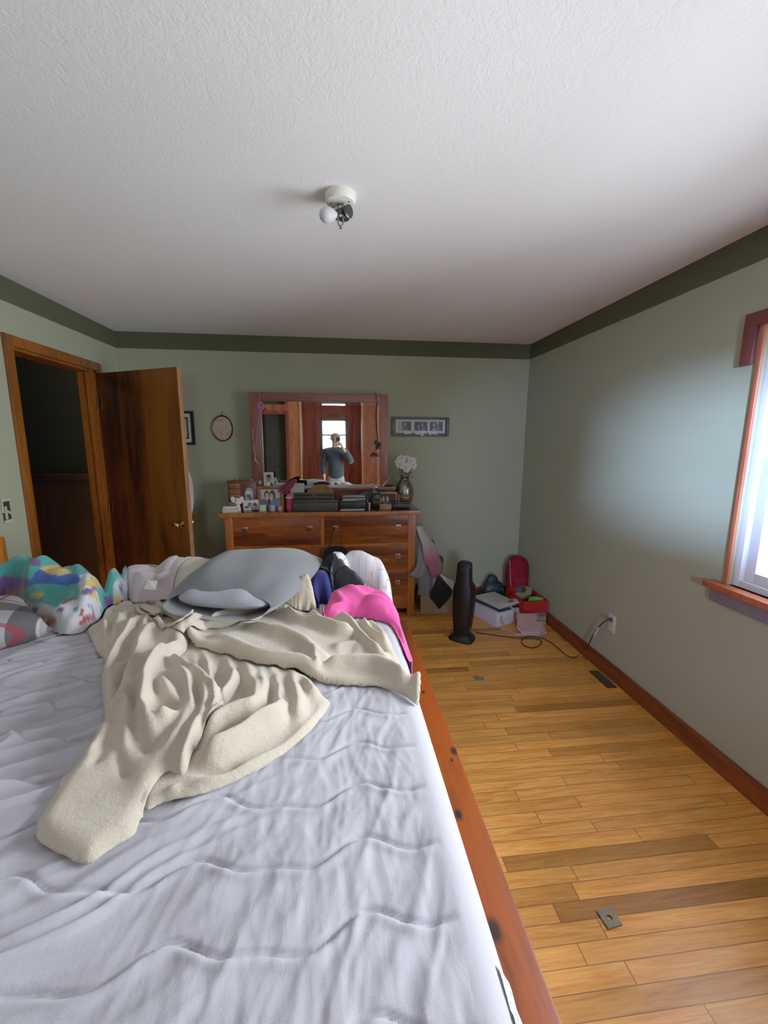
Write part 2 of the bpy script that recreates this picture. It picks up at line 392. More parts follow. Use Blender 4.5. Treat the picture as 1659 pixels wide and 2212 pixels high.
# ------------------------------------------------------------------ the open door (hinged at the far jamb)
d1 = bpy.data.objects.new('door_1', None); COL.objects.link(d1); d1.location = (XL+.012, DY1-.012, 0)
struct(d1); d1.rotation_euler = (0, 0, math.atan2(-.39, .735))
b = MB(); b.box(0, .82, 0, .036, .012, DZ-.02, .002); struct(b.build('door_slab', [DOORW], d1))
b = MB(); b.box(.8195, .822, .0005, .0355, .012, DZ-.02, .0005); struct(b.build('door_edge', wood('pale_door_edge', '6e3d1c', '9c6236', 'z', .8, .45), d1))
BRASS = plain('b08a3c', .25, 1., var=.1)
b = MB()
for s_ in (-1, 1):
    y0 = 0 if s_ < 0 else .036
    prof = [(.030, 0), (.031, .004), (.024, .008), (.012, .014), (.011, .030), (.020, .036), (.027, .046), (.028, .056), (.022, .066), (.008, .071), (.001, .072)]
    M_ = Matrix.Translation((.755, y0, .935)) @ Matrix.Rotation(PI/2*(1 if s_ < 0 else -1), 4, 'X')
    b.loft([[M_ @ Vector((r*math.cos(2*PI*k/24), r*math.sin(2*PI*k/24), z)) for k in range(24)] for r, z in prof], True)
struct(b.build('door_handle', BRASS, d1))
b = MB()
for z in (.25, 1.03, 1.82): b.box(-.012, .03, -.004, .002, z-.045, z+.045, .001); b.cyl((-.006, -.006, z-.045), (-.006, -.006, z+.045), .006, n=10)
struct(b.build('hinge', plain('4a3015', .4, .8), d1))
# ------------------------------------------------------------------ daylight and added fill lamps
wd = bpy.data.worlds.new('overcast_day'); SC.world = wd; wd.use_nodes = True; nt = wd.node_tree
bg = nt.nodes['Background']; tc = nt.nodes.new('ShaderNodeTexCoord'); mp = nt.nodes.new('ShaderNodeMapping'); nz = nt.nodes.new('ShaderNodeTexNoise')
nt.links.new(tc.outputs['Generated'], mp.inputs[0]); mp.inputs['Scale'].default_value = (9, 9, 1.2); nt.links.new(mp.outputs[0], nz.inputs['Vector'])
nz.inputs['Scale'].default_value = 3; nz.inputs['Detail'].default_value = 4
rp = nt.nodes.new('ShaderNodeValToRGB'); nt.links.new(nz.outputs[0], rp.inputs[0])
rp.color_ramp.elements[0].position = .36; rp.color_ramp.elements[0].color = (.45, .52, .50, 1)
rp.color_ramp.elements[1].position = .5; rp.color_ramp.elements[1].color = (.86, .93, 1.0, 1)
nt.links.new(rp.outputs[0], bg.inputs[0]); bg.inputs[1].default_value = WORLD_STRENGTH = 20.0
def portal(name, loc, direction, w, h):
    l = bpy.data.lights.new(name, 'AREA'); l.shape = 'RECTANGLE'; l.size = w; l.size_y = h; l.cycles.is_portal = True
    o = bpy.data.objects.new(name, l); COL.objects.link(o); o.location = loc
    o.rotation_euler = Vector(direction).to_track_quat('-Z', 'Y').to_euler(); return o
portal('window_daylight', (XR+T+.02, (WY0+WY1)/2, (WZ0+WZ1)/2), (-1, 0, 0), WY1-WY0, WZ1-WZ0)
portal('alcove_daylight', ((RWX0+RWX1)/2, yr-T-.02, (RWZ0+RWZ1)/2), (0, 1, 0), RWX1-RWX0, RWZ1-RWZ0)
sun = bpy.data.lights.new('low_sun', 'SUN'); sun.energy = 20; sun.angle = math.radians(5); sun.color = (.34, .52, 1.0)
so_ = bpy.data.objects.new('low_sun', sun); COL.objects.link(so_); so_.location = (-3, -8, 3)
so_.rotation_euler = Vector((1.95, 4.6, -.24)).to_track_quat('-Z', 'Y').to_euler()

sk = bpy.data.lights.new('outside_fill', 'AREA'); sk.shape = 'RECTANGLE'; sk.size = 2.2; sk.size_y = 1.4; sk.energy = 350; sk.color = (.86, .93, 1.0)  # added area lamp outside the right window, brightens floor and bed
sko = bpy.data.objects.new('outside_fill', sk); COL.objects.link(sko); sko.location = (3.3, .9, 3.0)
sko.rotation_euler = Vector((-2.2, .55, -2.0)).to_track_quat('-Z', 'Y').to_euler()

s2 = bpy.data.lights.new('soft_fill_sun', 'SUN'); s2.energy = 14; s2.angle = math.radians(26); s2.color = (.48, .62, 1.0)  # added second sun, soft blue fill for right wall and bed
s2o = bpy.data.objects.new('soft_fill_sun', s2); COL.objects.link(s2o); s2o.location = (-3, -9, 3.5)
s2o.rotation_euler = Vector((1.7, 4.6, -.55)).to_track_quat('-Z', 'Y').to_euler()
# ================================================================== THE BED
ZM = .80
MX0, MX1, MY0, MY1 = -1.785, .238, .10, 2.03
RES = .005
GX = np.arange(-1.83, .56, RES); GY = np.arange(.05, 2.30, RES)
XX, YY = np.meshgrid(GX, GY)
_rs = np.random.RandomState(3); _tab = _rs.rand(256, 256)
def vnoise(x, y, seed=0):
    x = x+seed*17.3; y = y+seed*9.7
    xi = np.floor(x).astype(int); yi = np.floor(y).astype(int); fx = x-xi; fy = y-yi
    fx = fx*fx*(3-2*fx); fy = fy*fy*(3-2*fy)
    g = lambda i, j: _tab[(i+seed*31) & 255, (j+seed*57) & 255]
    return (g(xi, yi)*(1-fx)+g(xi+1, yi)*fx)*(1-fy)+(g(xi, yi+1)*(1-fx)+g(xi+1, yi+1)*fx)*fy-.5
def blur(A, s):
    n = max(1, int(round(s/RES))); 
    k = np.exp(-.5*(np.arange(-2*n, 2*n+1)/max(n, .5))**2); k /= k.sum()
    P_ = np.pad(A, 2*n, mode='edge')
    P_ = np.apply_along_axis(lambda v: np.convolve(v, k, 'valid'), 0, P_)
    return np.apply_along_axis(lambda v: np.convolve(v, k, 'valid'), 1, P_)
def seg_dist(px, py, pts, taper=None):
    d = np.full(px.shape, 1e9); tt = np.zeros(px.shape); n_ = len(pts)-1; k_ = -1
    for (ax, ay), (bx, by) in zip(pts[:-1], pts[1:]):
        k_ += 1
        vx, vy = bx-ax, by-ay; L = vx*vx+vy*vy+1e-12
        t = np.clip(((px-ax)*vx+(py-ay)*vy)/L, 0, 1)
        dn = (px-ax-t*vx)**2+(py-ay-t*vy)**2
        if taper: mk = dn < d; tt[mk] = ((k_+t)/n_)[mk]
        d = np.minimum(d, dn)
    if taper:
        s0 = np.clip(tt/taper[0], 0, 1); s1 = np.clip((1-tt)/taper[1], 0, 1)
        return np.sqrt(d), (s0*s0*(3-2*s0))*.75*(s1*s1*(3-2*s1))+.25
    return np.sqrt(d)
def inside(px, py, poly):
    c = np.zeros(px.shape, bool); n = len(poly)
    for i in range(n):
        (ax, ay), (bx, by) = poly[i], poly[(i+1) % n]
        cond = ((ay > py) != (by > py))
        with np.errstate(divide='ignore', invalid='ignore'):
            xi = (bx-ax)*(py-ay)/(by-ay)+ax
        c ^= cond & (px < xi)
    return c
def grid_mesh(name, X, Y, Z, mask, mat, parent=None, colors=None, Zb=None, ring=None):
    idx = -np.ones(mask.shape, int); idx[mask] = np.arange(mask.sum())
    q = mask[:-1, :-1] & mask[1:, :-1] & mask[:-1, 1:] & mask[1:, 1:]
    a = idx[:-1, :-1][q]; b_ = idx[:-1, 1:][q]; c = idx[1:, 1:][q]; d = idx[1:, :-1][q]
    F_ = np.stack([a, b_, c, d], 1)
    V_ = np.stack([X[mask], Y[mask], Z[mask]], 1)
    if Zb is not None:      # a thin closed shell: underside shares the rim vertices
        ins_ = mask & ~ring; idb = idx.copy(); idb[ins_] = mask.sum()+np.arange(ins_.sum())
        a, b_, c, d = (idb[:-1, :-1][q], idb[:-1, 1:][q], idb[1:, 1:][q], idb[1:, :-1][q])
        Fb = np.stack([d, c, b_, a], 1); keep = np.ones(len(Fb), bool)
        allring = (Fb < mask.sum()).all(1); keep = ~allring
        F_ = np.concatenate([F_, Fb[keep]]); V_ = np.concatenate([V_, np.stack([X[ins_], Y[ins_], Zb[ins_]], 1)])
    me = bpy.data.meshes.new(name); me.vertices.add(len(V_)); me.vertices.foreach_set('co', V_.ravel().astype(np.float32))
    me.loops.add(F_.size); me.loops.foreach_set('vertex_index', F_.ravel().astype(np.int32))
    me.polygons.add(len(F_)); me.polygons.foreach_set('loop_start', np.arange(0, F_.size, 4, dtype=np.int32))
    me.update(calc_edges=True); me.validate()
    if colors is not None:
        at = me.attributes.new('Col', 'FLOAT_COLOR', 'POINT')
        C = np.ones((len(V_), 4), np.float32); cm = colors[mask]
        C[:len(cm), :3] = cm
        if Zb is not None: C[len(cm):, :3] = colors[mask & ~ring]
        at.data.foreach_set('color', C.ravel())
    return mesh_obj(name, me, mat, parent, True, 180)
# ---- quilted mattress
def mattress():
    nx = int((MX1-MX0)/.0042); ny = int((MY1-MY0)/.0042)
    # edge loops: extra samples for the rolled edge and the side wall
    us = np.linspace(MX0, MX1, nx); vs = np.linspace(MY0, MY1, ny)
    X, Y = np.meshgrid(us, vs)
    d = np.minimum(np.minimum(X-MX0, MX1-X), np.minimum(Y-MY0, MY1-Y))
    r = .055
    Z = ZM-r+np.sqrt(np.maximum(0, r*r-np.maximum(0, r-d)**2))
    e = np.clip((d-.05)/.05, 0, 1); e = e*e*(3-2*e)
    # scalloped quilting seams running along the bed
    sp = .128
    ph_ = np.floor(Y/sp)*1.1; sw = np.sin(X*2*PI/.30+.6)
    yw = Y-.019*sw-.008*np.sin(X*2*PI/.15+.2)-.035*vnoise(X*1.1, Y*1.1, 5)-.012*(X+.8)
    k = np.abs(((yw/sp) % 1)-.5)*2          # 1 on a seam, 0 half way
    ds = (1-k)*sp/2
    q = .006*np.sqrt(np.clip(ds/(sp/2), 0, 1))-.0075*np.exp(-(ds/.0042)**2)
    sg = ((yw/sp) % 1)-.5
    q = q+.0045*np.exp(-((ds-.012)/.010)**2)*(sg > 0)
    # second, half-length row of scallops near the foot side
    yw2 = yw-.5*sp-.012*np.sin(X*2*PI/.17+1.7)
    # creases: diagonal on the head side, across the seams near the foot
    w = np.clip((X+.45)/.4, 0, 1)
    wx = X+.05*vnoise(X*6, Y*6, 2); wy = Y+.05*vnoise(X*6, Y*6, 3)
    def crease(ang, f, st, seed):
        ca, sa = math.cos(ang), math.sin(ang); u = wx*ca+wy*sa; v_ = -wx*sa+wy*ca
        n1 = vnoise(u*st, v_*f, seed); return 1-np.abs(n1)*2.4
    c1 = np.maximum(0, crease(math.radians(28), 32, 2.8, 4))**2; c2 = np.maximum(0, crease(math.radians(68), 30, 3.4, 6))**2
    c3 = np.maximum(0, crease(math.radians(40), 13, 1.6, 8))**2; c4 = np.maximum(0, crease(math.radians(84), 55, 6, 9))**3
    c5 = np.maximum(0, crease(math.radians(62), 70, 7, 12))**2; c6 = np.maximum(0, crease(math.radians(100), 75, 8, 14))**2; c7 = np.maximum(0, crease(math.radians(18), 60, 5, 15))**2
    am = np.clip(vnoise(X*5, Y*5, 16)+.5, 0, 1)
    wr = .0150*c1*(1-w)*(.4+1.2*np.clip(vnoise(X*3, Y*3, 7)+.5, 0, 1))+.0045*c2*w+.0060*c3*(1-.6*w)+.0024*c4*w+.0030*(c5*am+c6*(1-am))*w+.0050*c7*(1-w)
    for ax_ in (0, 1): wr = .25*np.roll(wr, 1, ax_)+.5*wr+.25*np.roll(wr, -1, ax_)
    Z = Z+e*(q+wr-.010+.008*vnoise(X*4, Y*4, 1))
    # piping hint along the foot edge
    Zt = Z
    me_o = grid_mesh('mattress', X, Y, Zt, np.ones(X.shape, bool), MATT)
    return me_o, X, Y, Zt
t = NT('white_quilted_cotton'); p = t.obj()
t.base(t.mix(t.noise(p, 6, 4), lin('a3a1ad'), lin('b4b2be'))); t.set(.9, 0, .12); t.b.inputs['Sheen Weight'].default_value = .15
t.bump(t.math('ADD', t.math('MULTIPLY', t.noise(t.mapping(p, (1, .35, 1), (0, 0, .3)), 70, 4, .6, .6), 1.6), t.noise(p, 900, 2)), .28, .005)
MATT = t.m
mo, MXX, MYY, MZZ = mattress()
# side walls of the mattress in the same mesh
bm = bmesh.new(); bm.from_mesh(mo.data)
bd = [e for e in bm.edges if e.is_boundary]
for zz, gr in ((.70, .006), (.60, .004), (.535, -.012)):
    r = bmesh.ops.extrude_edge_only(bm, edges=bd); nv = [v for v in r['geom'] if isinstance(v, bmesh.types.BMVert)]; bd = [e for e in r['geom'] if isinstance(e, bmesh.types.BMEdge)]
    for v in nv:
        v.co.z = zz; v.co.x = MX1+gr if v.co.x > MX1-.02 else (MX0-gr*0 if v.co.x < MX0+.02 else v.co.x); v.co.y = MY1+gr if v.co.y > MY1-.02 else (MY0-gr if v.co.y < MY0+.02 else v.co.y)
bmesh.ops.contextual_create(bm, geom=bd)
bmesh.ops.recalc_face_normals(bm, faces=bm.faces); bm.to_mesh(mo.data); bm.free()
mo.data.polygons.foreach_set('use_smooth', [True]*len(mo.data.polygons))
tag(mo, 'king size mattress in a white quilted cover, rumpled and unmade', 'mattress')
recenter(mo)
def label_at(x, y, z): return (x-mo.location[0], y-mo.location[1], z-mo.location[2])
# stacking height field
H = np.full(XX.shape, .553)
im = (XX < MX1+.014) & (YY > MY0-.014) & (YY < MY1+.014)
H[im] = ZM-.035
ix = (XX > MX0+.004) & (XX < MX1) & (YY > MY0) & (YY < MY1)
# sampled mattress relief
ii = np.clip(((XX-MX0)/(MX1-MX0)*(MXX.shape[1]-1)).round().astype(int), 0, MXX.shape[1]-1); jj = np.clip(((YY-MY0)/(MY1-MY0)*(MXX.shape[0]-1)).round().astype(int), 0, MXX.shape[0]-1)
H[ix] = MZZ[jj, ii][ix]
ZREF = .81
def w2(pt, z=None):
    if len(pt) == 3: z = pt[2]
    q = onz(pt[0], pt[1], z or ZREF); return (q[0], q[1])
def pline(pts, z=None, n=6): return [tuple(v) for v in spline([w2(p_, z) for p_ in pts], n)]
def layer(name, outline, mat, th=.02, er=.03, ridges=(), domes=(), noise=((.006, 9),), z=None, base_blur=.02, lift=.002, post=.003, parent=None, colorfn=None, crumple=0., n_out=6, flat=False, stiff=0., taper=(.16, .16)):
    """one soft sheet: outline, ridges and domes are given as pixels on the photo and laid down on the bed in world space"""
    global H
    poly = [tuple(v) for v in spline([w2(p_, z) for p_ in outline], n_out, True)]
    pa = np.array(poly); x0, y0 = pa.min(0)-.02; x1, y1 = pa.max(0)+.02
    sx = slice(max(0, int((x0-GX[0])/RES)), int((x1-GX[0])/RES)+2); sy = slice(max(0, int((y0-GY[0])/RES)), int((y1-GY[0])/RES)+2)
    X = XX[sy, sx].copy(); Y = YY[sy, sx].copy()
    ins = inside(X, Y, poly); d = seg_dist(X, Y, poly+[poly[0]])
    ds = np.where(ins, d, 0)
    e = np.sqrt(np.maximum(0, 1-(1-np.clip(ds/er, 0, 1))**2))
    hh = np.full(X.shape, 0.)
    for (px_, py_, amp, rx, ry, *rest) in domes:
        zz = rest[0] if rest else None; ang = rest[1] if len(rest) > 1 else 0
        c = w2((px_, py_), zz); dx, dy = X-c[0], Y-c[1]; ca, sa = math.cos(ang), math.sin(ang)
        u = (dx*ca+dy*sa)/rx; v = (-dx*sa+dy*ca)/ry
        hh = np.maximum(hh, amp*np.exp(-(u*u+v*v)**1.3)) if amp > 0 else hh+amp*np.exp(-(u*u+v*v))
    R_ = np.zeros(X.shape); Vv = np.zeros(X.shape)
    for (pts, amp, wd_, *rest) in ridges:
        dd, tp_ = seg_dist(X+.006*vnoise(X*22, Y*22, 11), Y+.006*vnoise(X*22, Y*22, 12), pline(pts, rest[0] if rest else z), taper)
        g = np.exp(-(dd/wd_)**2)*tp_
        if amp > 0: R_ = (R_**3+(1.5*amp*g)**3)**(1/3)
        else: Vv += 1.6*amp*g
    nz = sum(a*vnoise(X*f, Y*f, 20+i)*2 for i, (a, f) in enumerate(noise))
    if crumple: 
        c_ = 0
        for i, f in enumerate((7, 15, 31)):
            wx = X+.04*vnoise(X*9, Y*9, 40+i); wy = Y+.04*vnoise(X*9, Y*9, 44+i)
            c_ = c_+(1-np.abs(vnoise(wx*f, wy*f, 30+i))*2)**2*(1/(i+1))
        nz = nz+crumple*(c_-.6)
    base = blur(H[sy, sx], base_blur) if base_blur else H[sy, sx]
    base = np.maximum(base, H[sy, sx]-.012)
    if stiff:
        Hd = H[sy, sx].copy(); r_ = int(stiff/RES)
        for a in range(-r_, r_+1, 2): Hd = np.maximum(Hd, np.roll(H[sy, sx], a, 1))
        He = Hd.copy()
        for a in range(-r_, r_+1, 2): He = np.maximum(He, np.roll(Hd, a, 0))
        base = np.maximum(blur(He, stiff*.8), H[sy, sx])
    Hm = H[sy, sx].copy()
    for a in (-1, 0, 1):
        for c in (-1, 0, 1): Hm = np.maximum(Hm, np.roll(np.roll(H[sy, sx], a, 0), c, 1))
    if flat: base = np.minimum(base, ZM+.004)
    top = base+lift+e*np.maximum(.004, th+hh+R_+Vv+nz)
    if post: 
        tb = blur(top, post); top = np.where(ins, tb, top)
    top = np.where(ins, np.maximum(top, Hm+.010), Hm+.007)
    # silhouette: snap the first ring outside onto the outline
    nb = np.zeros(ins.shape, bool); I = ins
    for a in (-1, 0, 1):
        for c in (-1, 0, 1):
            nb |= np.roll(np.roll(I, a, 0), c, 1)
    ring = nb & ~ins
    rx_, ry_ = X[ring], Y[ring]; best = np.full(rx_.shape, 1e9); bx_ = rx_.copy(); by_ = ry_.copy()
    pl = poly+[poly[0]]
    for (ax, ay), (bx, by) in zip(pl[:-1], pl[1:]):
        vx, vy = bx-ax, by-ay; L = vx*vx+vy*vy+1e-12
        t_ = np.clip(((rx_-ax)*vx+(ry_-ay)*vy)/L, 0, 1); qx, qy = ax+t_*vx, ay+t_*vy
        dd = (rx_-qx)**2+(ry_-qy)**2; mk = dd < best
        best[mk] = dd[mk]; bx_[mk] = qx[mk]; by_[mk] = qy[mk]
    X[ring] = bx_; Y[ring] = by_
    top[ring] = Hm[ring]+.0072 if not stiff else np.maximum(base[ring], Hm[ring]+.0072)
    cols = None
    if colorfn is not None:
        P_ = np.stack([X, Y, top], -1)-np.array([0, 0, CZ]); k = P_@CW
        ux, uy = 829.5+F*(P_@CR)/k, 1106-F*(P_@CU)/k
        cols = colorfn(ux, uy, X, Y, top)
    Hs = H[sy, sx]; zb = np.minimum(np.maximum(Hm+.006, top-.03), top-.0008)
    o = grid_mesh(name, X, Y, top, nb, mat, parent, cols, zb, ring); Hs[nb] = np.maximum(Hs[nb], top[nb])
    return o
def join(objs, name):
    """several sheets of one cloth become one mesh"""
    bm = bmesh.new()
    for o in objs: bm.from_mesh(o.data)
    me = bpy.data.meshes.new(name); bm.to_mesh(me); bm.free()
    m_ = objs[0].data.materials[0]
    for o in objs: bpy.data.objects.remove(o)
    return mesh_obj(name, me, m_, None, True, 180)
def zA(pts): return [(180+x/4.366, 1230+y/4.366, *r) for x, y, *r in pts]
def zB(pts): return [(400+x/3.19, 1230+y/3.19, *r) for x, y, *r in pts]
def zC(pts): return [(60+x/2.44, 1400+y/2.44, *r) for x, y, *r in pts]
def R(f, pts, a, w, *r): return (f(pts), a, w, *r)
# ---- beige fleece blanket ------------------------------------------------
t = NT('beige_fleece'); p = t.obj()
t.base(t.mix(t.noise(p, 5, 4), lin('bdae99'), lin('d1c4ae'))); t.set(1., 0, .08)
t.b.inputs['Sheen Weight'].default_value = .45; t.b.inputs['Sheen Roughness'].default_value = .5
t.bump(t.math('ADD', t.noise(p, 380, 3, .7), t.math('MULTIPLY', t.noise(p, 70, 4, .65), 1.8)), .5, .008)
FLEECE = t.m
L1 = layer('sheet', zC([(620, 845), (700, 815), (780, 803), (890, 788), (1010, 745), (1200, 650), (1350, 555), (1480, 450), (1560, 350), (1590, 290), (1530, 245), (1490, 180), (1440, 150), (1350, 90), (1200, 30), (900, -40), (650, -60), (500, 0), (480, 250), (540, 600), (590, 760)]), FLEECE, th=.014, er=.014, ridges=[
    R(zC, [(930, 40), (958, 150), (965, 260)], .026, .013), R(zC, [(880, 60), (890, 150), (900, 210)], .016, .014),
    R(zC, [(1045, 60), (1080, 160), (1085, 240), (1045, 320), (1030, 370)], .032, .015), R(zC, [(1150, 100), (1190, 220), (1210, 330), (1200, 400), (1120, 430), (1000, 490), (930, 560)], .042, .019),
    R(zC, [(1230, 130), (1245, 260), (1262, 380)], .026, .014),
    R(zC, [(1290, 140), (1310, 250), (1345, 330), (1320, 410), (1230, 470), (1100, 560), (1000, 610), (890, 620)], .040, .018), R(zC, [(1400, 130), (1400, 230), (1430, 330), (1420, 420)], .022, .018),
    R(zC, [(1440, 170), (1480, 240), (1520, 300)], .022, .018),
    R(zC, [(1580, 295), (1480, 425), (1350, 535), (1200, 628), (1010, 722), (800, 762)], .010, .008), R(zC, [(720, 790), (800, 760)], .01, .01),
    R(zC, [(1285, 170), (1285, 300), (1240, 400), (1212, 440)], -.022, .009), R(zC, [(1215, 440), (1100, 520), (1000, 580)], -.02, .008), R(zC, [(1345, 280), (1355, 360)], -.018, .009),
    R(zC, [(1110, 120), (1140, 250), (1140, 340)], -.01, .012), R(zC, [(1005, 100), (1010, 250)], -.01, .012), R(zC, [(860, 675), (1000, 690), (1120, 650)], -.016, .008),
], domes=[(60+1150/2.44, 1400+350/2.44, .02, .18, .16)], noise=((.004, 7), (.002, 18)), taper=(.55, .15))
L2 = layer('sheet', zC([(618, 848), (600, 905), (560, 985), (480, 1035), (400, 1090), (330, 1140), (280, 1140), (200, 1110), (110, 1060), (50, 1000), (38, 950), (60, 890), (130, 800), (190, 700), (290, 580), (380, 460), (405, 400), (398, 300), (388, 200), (405, 100)])
    + zA([(210, 890), (110, 760), (60, 640), (45, 590), (160, 520), (230, 430), (330, 385), (460, 375), (610, 325), (780, 250, .86), (870, 330, .86), (960, 400), (1060, 520), (1060, 640), (1000, 740), (985, 790), (960, 840), (860, 920)])
    + zC([(800, 80), (770, 115), (830, 170), (900, 235), (980, 290), (1030, 360), (1045, 435), (980, 490), (905, 580), (850, 675), (815, 715), (740, 690), (680, 745)]), FLEECE, th=.022, er=.034, ridges=[
    R(zC, [(830, 25), (745, 110), (685, 180), (650, 280), (628, 420), (612, 470), (660, 525), (750, 510), (830, 470)], .040, .020),
    R(zC, [(440, 60), (415, 250), (425, 340)], .022, .022), R(zC, [(515, 300), (535, 400), (548, 500), (556, 620)], .026, .015),
    R(zC, [(450, 470), (400, 560), (330, 650)], .022, .020), R(zC, [(480, 420), (500, 520), (500, 640)], .016, .02), R(zC, [(760, 130), (840, 200), (905, 262), (985, 315), (1025, 400)], .040, .018),
    R(zC, [(790, 220), (858, 330), (870, 430), (905, 520)], .026, .014), R(zC, [(935, 290), (935, 400), (905, 500), (850, 640), (815, 710)], .028, .013), R(zC, [(985, 330), (995, 430), (940, 540)], .026, .011),
    R(zC, [(700, 200), (720, 330), (800, 420), (840, 480), (800, 560), (700, 640)], .020, .016),
    R(zA, [(560, 560), (420, 760), (330, 850), (230, 1050), (210, 1250)], .030, .020), R(zA, [(700, 640), (560, 800), (470, 950), (420, 1080), (330, 1330)], .030, .022), R(zA, [(800, 700), (900, 780), (980, 780)], .022, .022),
    R(zA, [(330, 500), (330, 640), (250, 780)], .022, .014), R(zA, [(220, 580), (215, 760), (230, 900)], .020, .013), R(zA, [(440, 470), (380, 560), (370, 680)], .020, .014), R(zA, [(640, 570), (580, 640), (560, 780)], .022, .012),
    R(zA, [(180, 520), (260, 430), (380, 410), (500, 410)], .026, .014), R(zA, [(300, 460), (440, 450), (560, 440)], .016, .010),
    R(zA, [(450, 390), (620, 345), (790, 290)], .024, .012), R(zA, [(740, 340), (830, 400), (880, 470)], .024, .012),
    R(zC, [(565, 50), (530, 150), (492, 260), (462, 340)], -.026, .010), R(zC, [(470, 440), (425, 560), (350, 670)], -.014, .010), R(zC, [(560, 330), (572, 450), (568, 620)], -.022, .010),
    R(zC, [(478, 560), (490, 660), (530, 720)], -.012, .008), R(zC, [(650, 450), (740, 430), (820, 445)], -.020, .010), R(zC, [(660, 510), (720, 540), (790, 495)], -.016, .008), R(zC, [(700, 240), (670, 400)], -.014, .014),
    R(zC, [(890, 290), (905, 420), (885, 540)], -.016, .009), R(zC, [(600, 570), (650, 620)], -.014, .010),
    R(zA, [(590, 580), (450, 790), (360, 1000)], -.022, .009), R(zA, [(500, 830), (420, 1020), (320, 1250)], -.026, .009), R(zA, [(250, 780), (300, 600)], -.012, .009),
    R(zA, [(560, 650), (540, 760)], -.014, .008), R(zA, [(160, 680), (200, 780)], -.012, .012),
], domes=[(60+650/2.44, 1400+300/2.44, .028, .18, .22), (330, 1370, .028, .22, .1), (140, 1810, .004, .2, .1)], noise=((.004, 7), (.0025, 17)))
L3 = layer('sheet', zB([(20, 535), (120, 592), (250, 612), (430, 672), (560, 702), (780, 738), (900, 770), (1080, 796), (1280, 806), (1400, 832), (1520, 872), (1590, 915), (1618, 880), (1620, 820), (1590, 790), (1550, 770), (1500, 680), (1440, 560), (1400, 480), (1330, 420), (1270, 385), (1150, 378), (1050, 365), (950, 355), (860, 325), (720, 310), (560, 330), (440, 340), (300, 380), (100, 460)]), FLEECE, th=.022, er=.016, ridges=[
    R(zB, [(150, 530), (330, 590), (560, 668), (800, 700), (930, 745)], .014, .013), R(zB, [(400, 430), (620, 505), (800, 575), (900, 650), (1030, 700)], .030, .026), R(zB, [(690, 320), (760, 385), (900, 425), (1050, 485), (1190, 500)], .036, .020),
    R(zB, [(860, 330), (950, 400), (1010, 420)], .022, .016), R(zB, [(1020, 370), (1130, 420), (1200, 490), (1270, 575), (1380, 645)], .038, .015), R(zB, [(1220, 390), (1280, 480), (1400, 560)], .024, .012), R(zB, [(1270, 390), (1330, 440), (1390, 530)], .012, .012),
    R(zB, [(920, 722), (1100, 712), (1280, 716), (1420, 760), (1580, 850)], .034, .022), R(zB, [(880, 620), (910, 700), (930, 740)], .026, .014), R(zB, [(1000, 600), (1150, 570), (1240, 610)], .014, .03),
    R(zB, [(730, 330), (800, 395), (930, 418)], -.014, .010), R(zB, [(1080, 400), (1180, 460), (1250, 545), (1360, 625)], -.014, .010), R(zB, [(930, 690), (1100, 680), (1300, 670)], -.016, .012), R(zB, [(480, 420), (560, 470), (660, 500)], -.012, .02),
    R(zB, [(1240, 470), (1330, 560), (1380, 600)], -.014, .009), R(zB, [(1590, 800), (1600, 870)], .01, .012),
], domes=[(600, 1400, .016, .2, .12)], noise=((.004, 8), (.003, 20)), stiff=.028)
L4 = layer('sheet', zB([(-20, 575), (40, 545), (140, 512), (180, 472), (300, 445), (440, 417), (560, 362), (690, 315), (790, 308), (860, 300), (900, 270, .84), (935, 200, .90), (945, 130, .95), (938, 75, .97), (880, 62, .98), (820, 62, .98), (760, 108, .95), (640, 160, .91), (560, 218, .88), (480, 262, .85), (330, 283), (230, 308), (150, 385), (60, 460), (-60, 540)]), FLEECE, th=.036, er=.022, ridges=[
    R(zB, [(300, 290), (220, 345), (130, 430), (40, 520)], .020, .013), R(zB, [(160, 480), (260, 420), (420, 395), (600, 340), (720, 300)], .022, .014),
    R(zB, [(330, 320), (500, 335), (640, 300), (760, 285)], .024, .014, .83), R(zB, [(640, 190), (740, 190), (800, 230), (845, 290)], .034, .016, .86), R(zB, [(680, 150), (780, 150), (850, 220), (870, 270)], .034, .016, .88),
    R(zB, [(820, 80), (860, 130), (890, 190)], .028, .016, .93), R(zB, [(480, 270), (560, 280), (640, 230), (700, 200)], .024, .014, .86),
    R(zB, [(330, 312), (420, 322), (480, 330)], -.016, .008), R(zB, [(660, 170), (760, 170), (820, 230)], -.02, .007, .86), R(zB, [(170, 470), (170, 410), (230, 360)], -.008, .008),
], domes=[(400+820/3.19, 1230+140/3.19, .105, .16, .15, .92), (400+700/3.19, 1230+240/3.19, .035, .14, .09, .86)], noise=((.004, 9),), base_blur=.03)
def strip(pts, hw, th, ridge=0., z=None):
    c = [np.array(v) for v in pline(pts, z, 5)]; N = len(c); l, r = [], []
    for i in range(N):
        tt = c[min(i+1, N-1)]-c[max(i-1, 0)]; tt = tt/(np.linalg.norm(tt)+1e-9); n_ = np.array([-tt[1], tt[0]]); k = hw*(.6+.4*math.sin(PI*i/(N-1)))
        l.append(c[i]+n_*k); r.append(c[i]-n_*k)
    pl = l+r[::-1]; out = []
    for q in pl[::2]:
        u = toimg((q[0], q[1], ZREF)); out.append((u[0], u[1]))
    return layer('sheet', out, FLEECE, th=th, er=hw*.95, noise=((.001, 30),), base_blur=.02, n_out=2, ridges=[(pts, ridge, hw*.5)] if ridge else ())
L5 = strip(zA([(700, 390), (760, 450), (860, 520), (950, 600), (1020, 660)]), .026, .036)
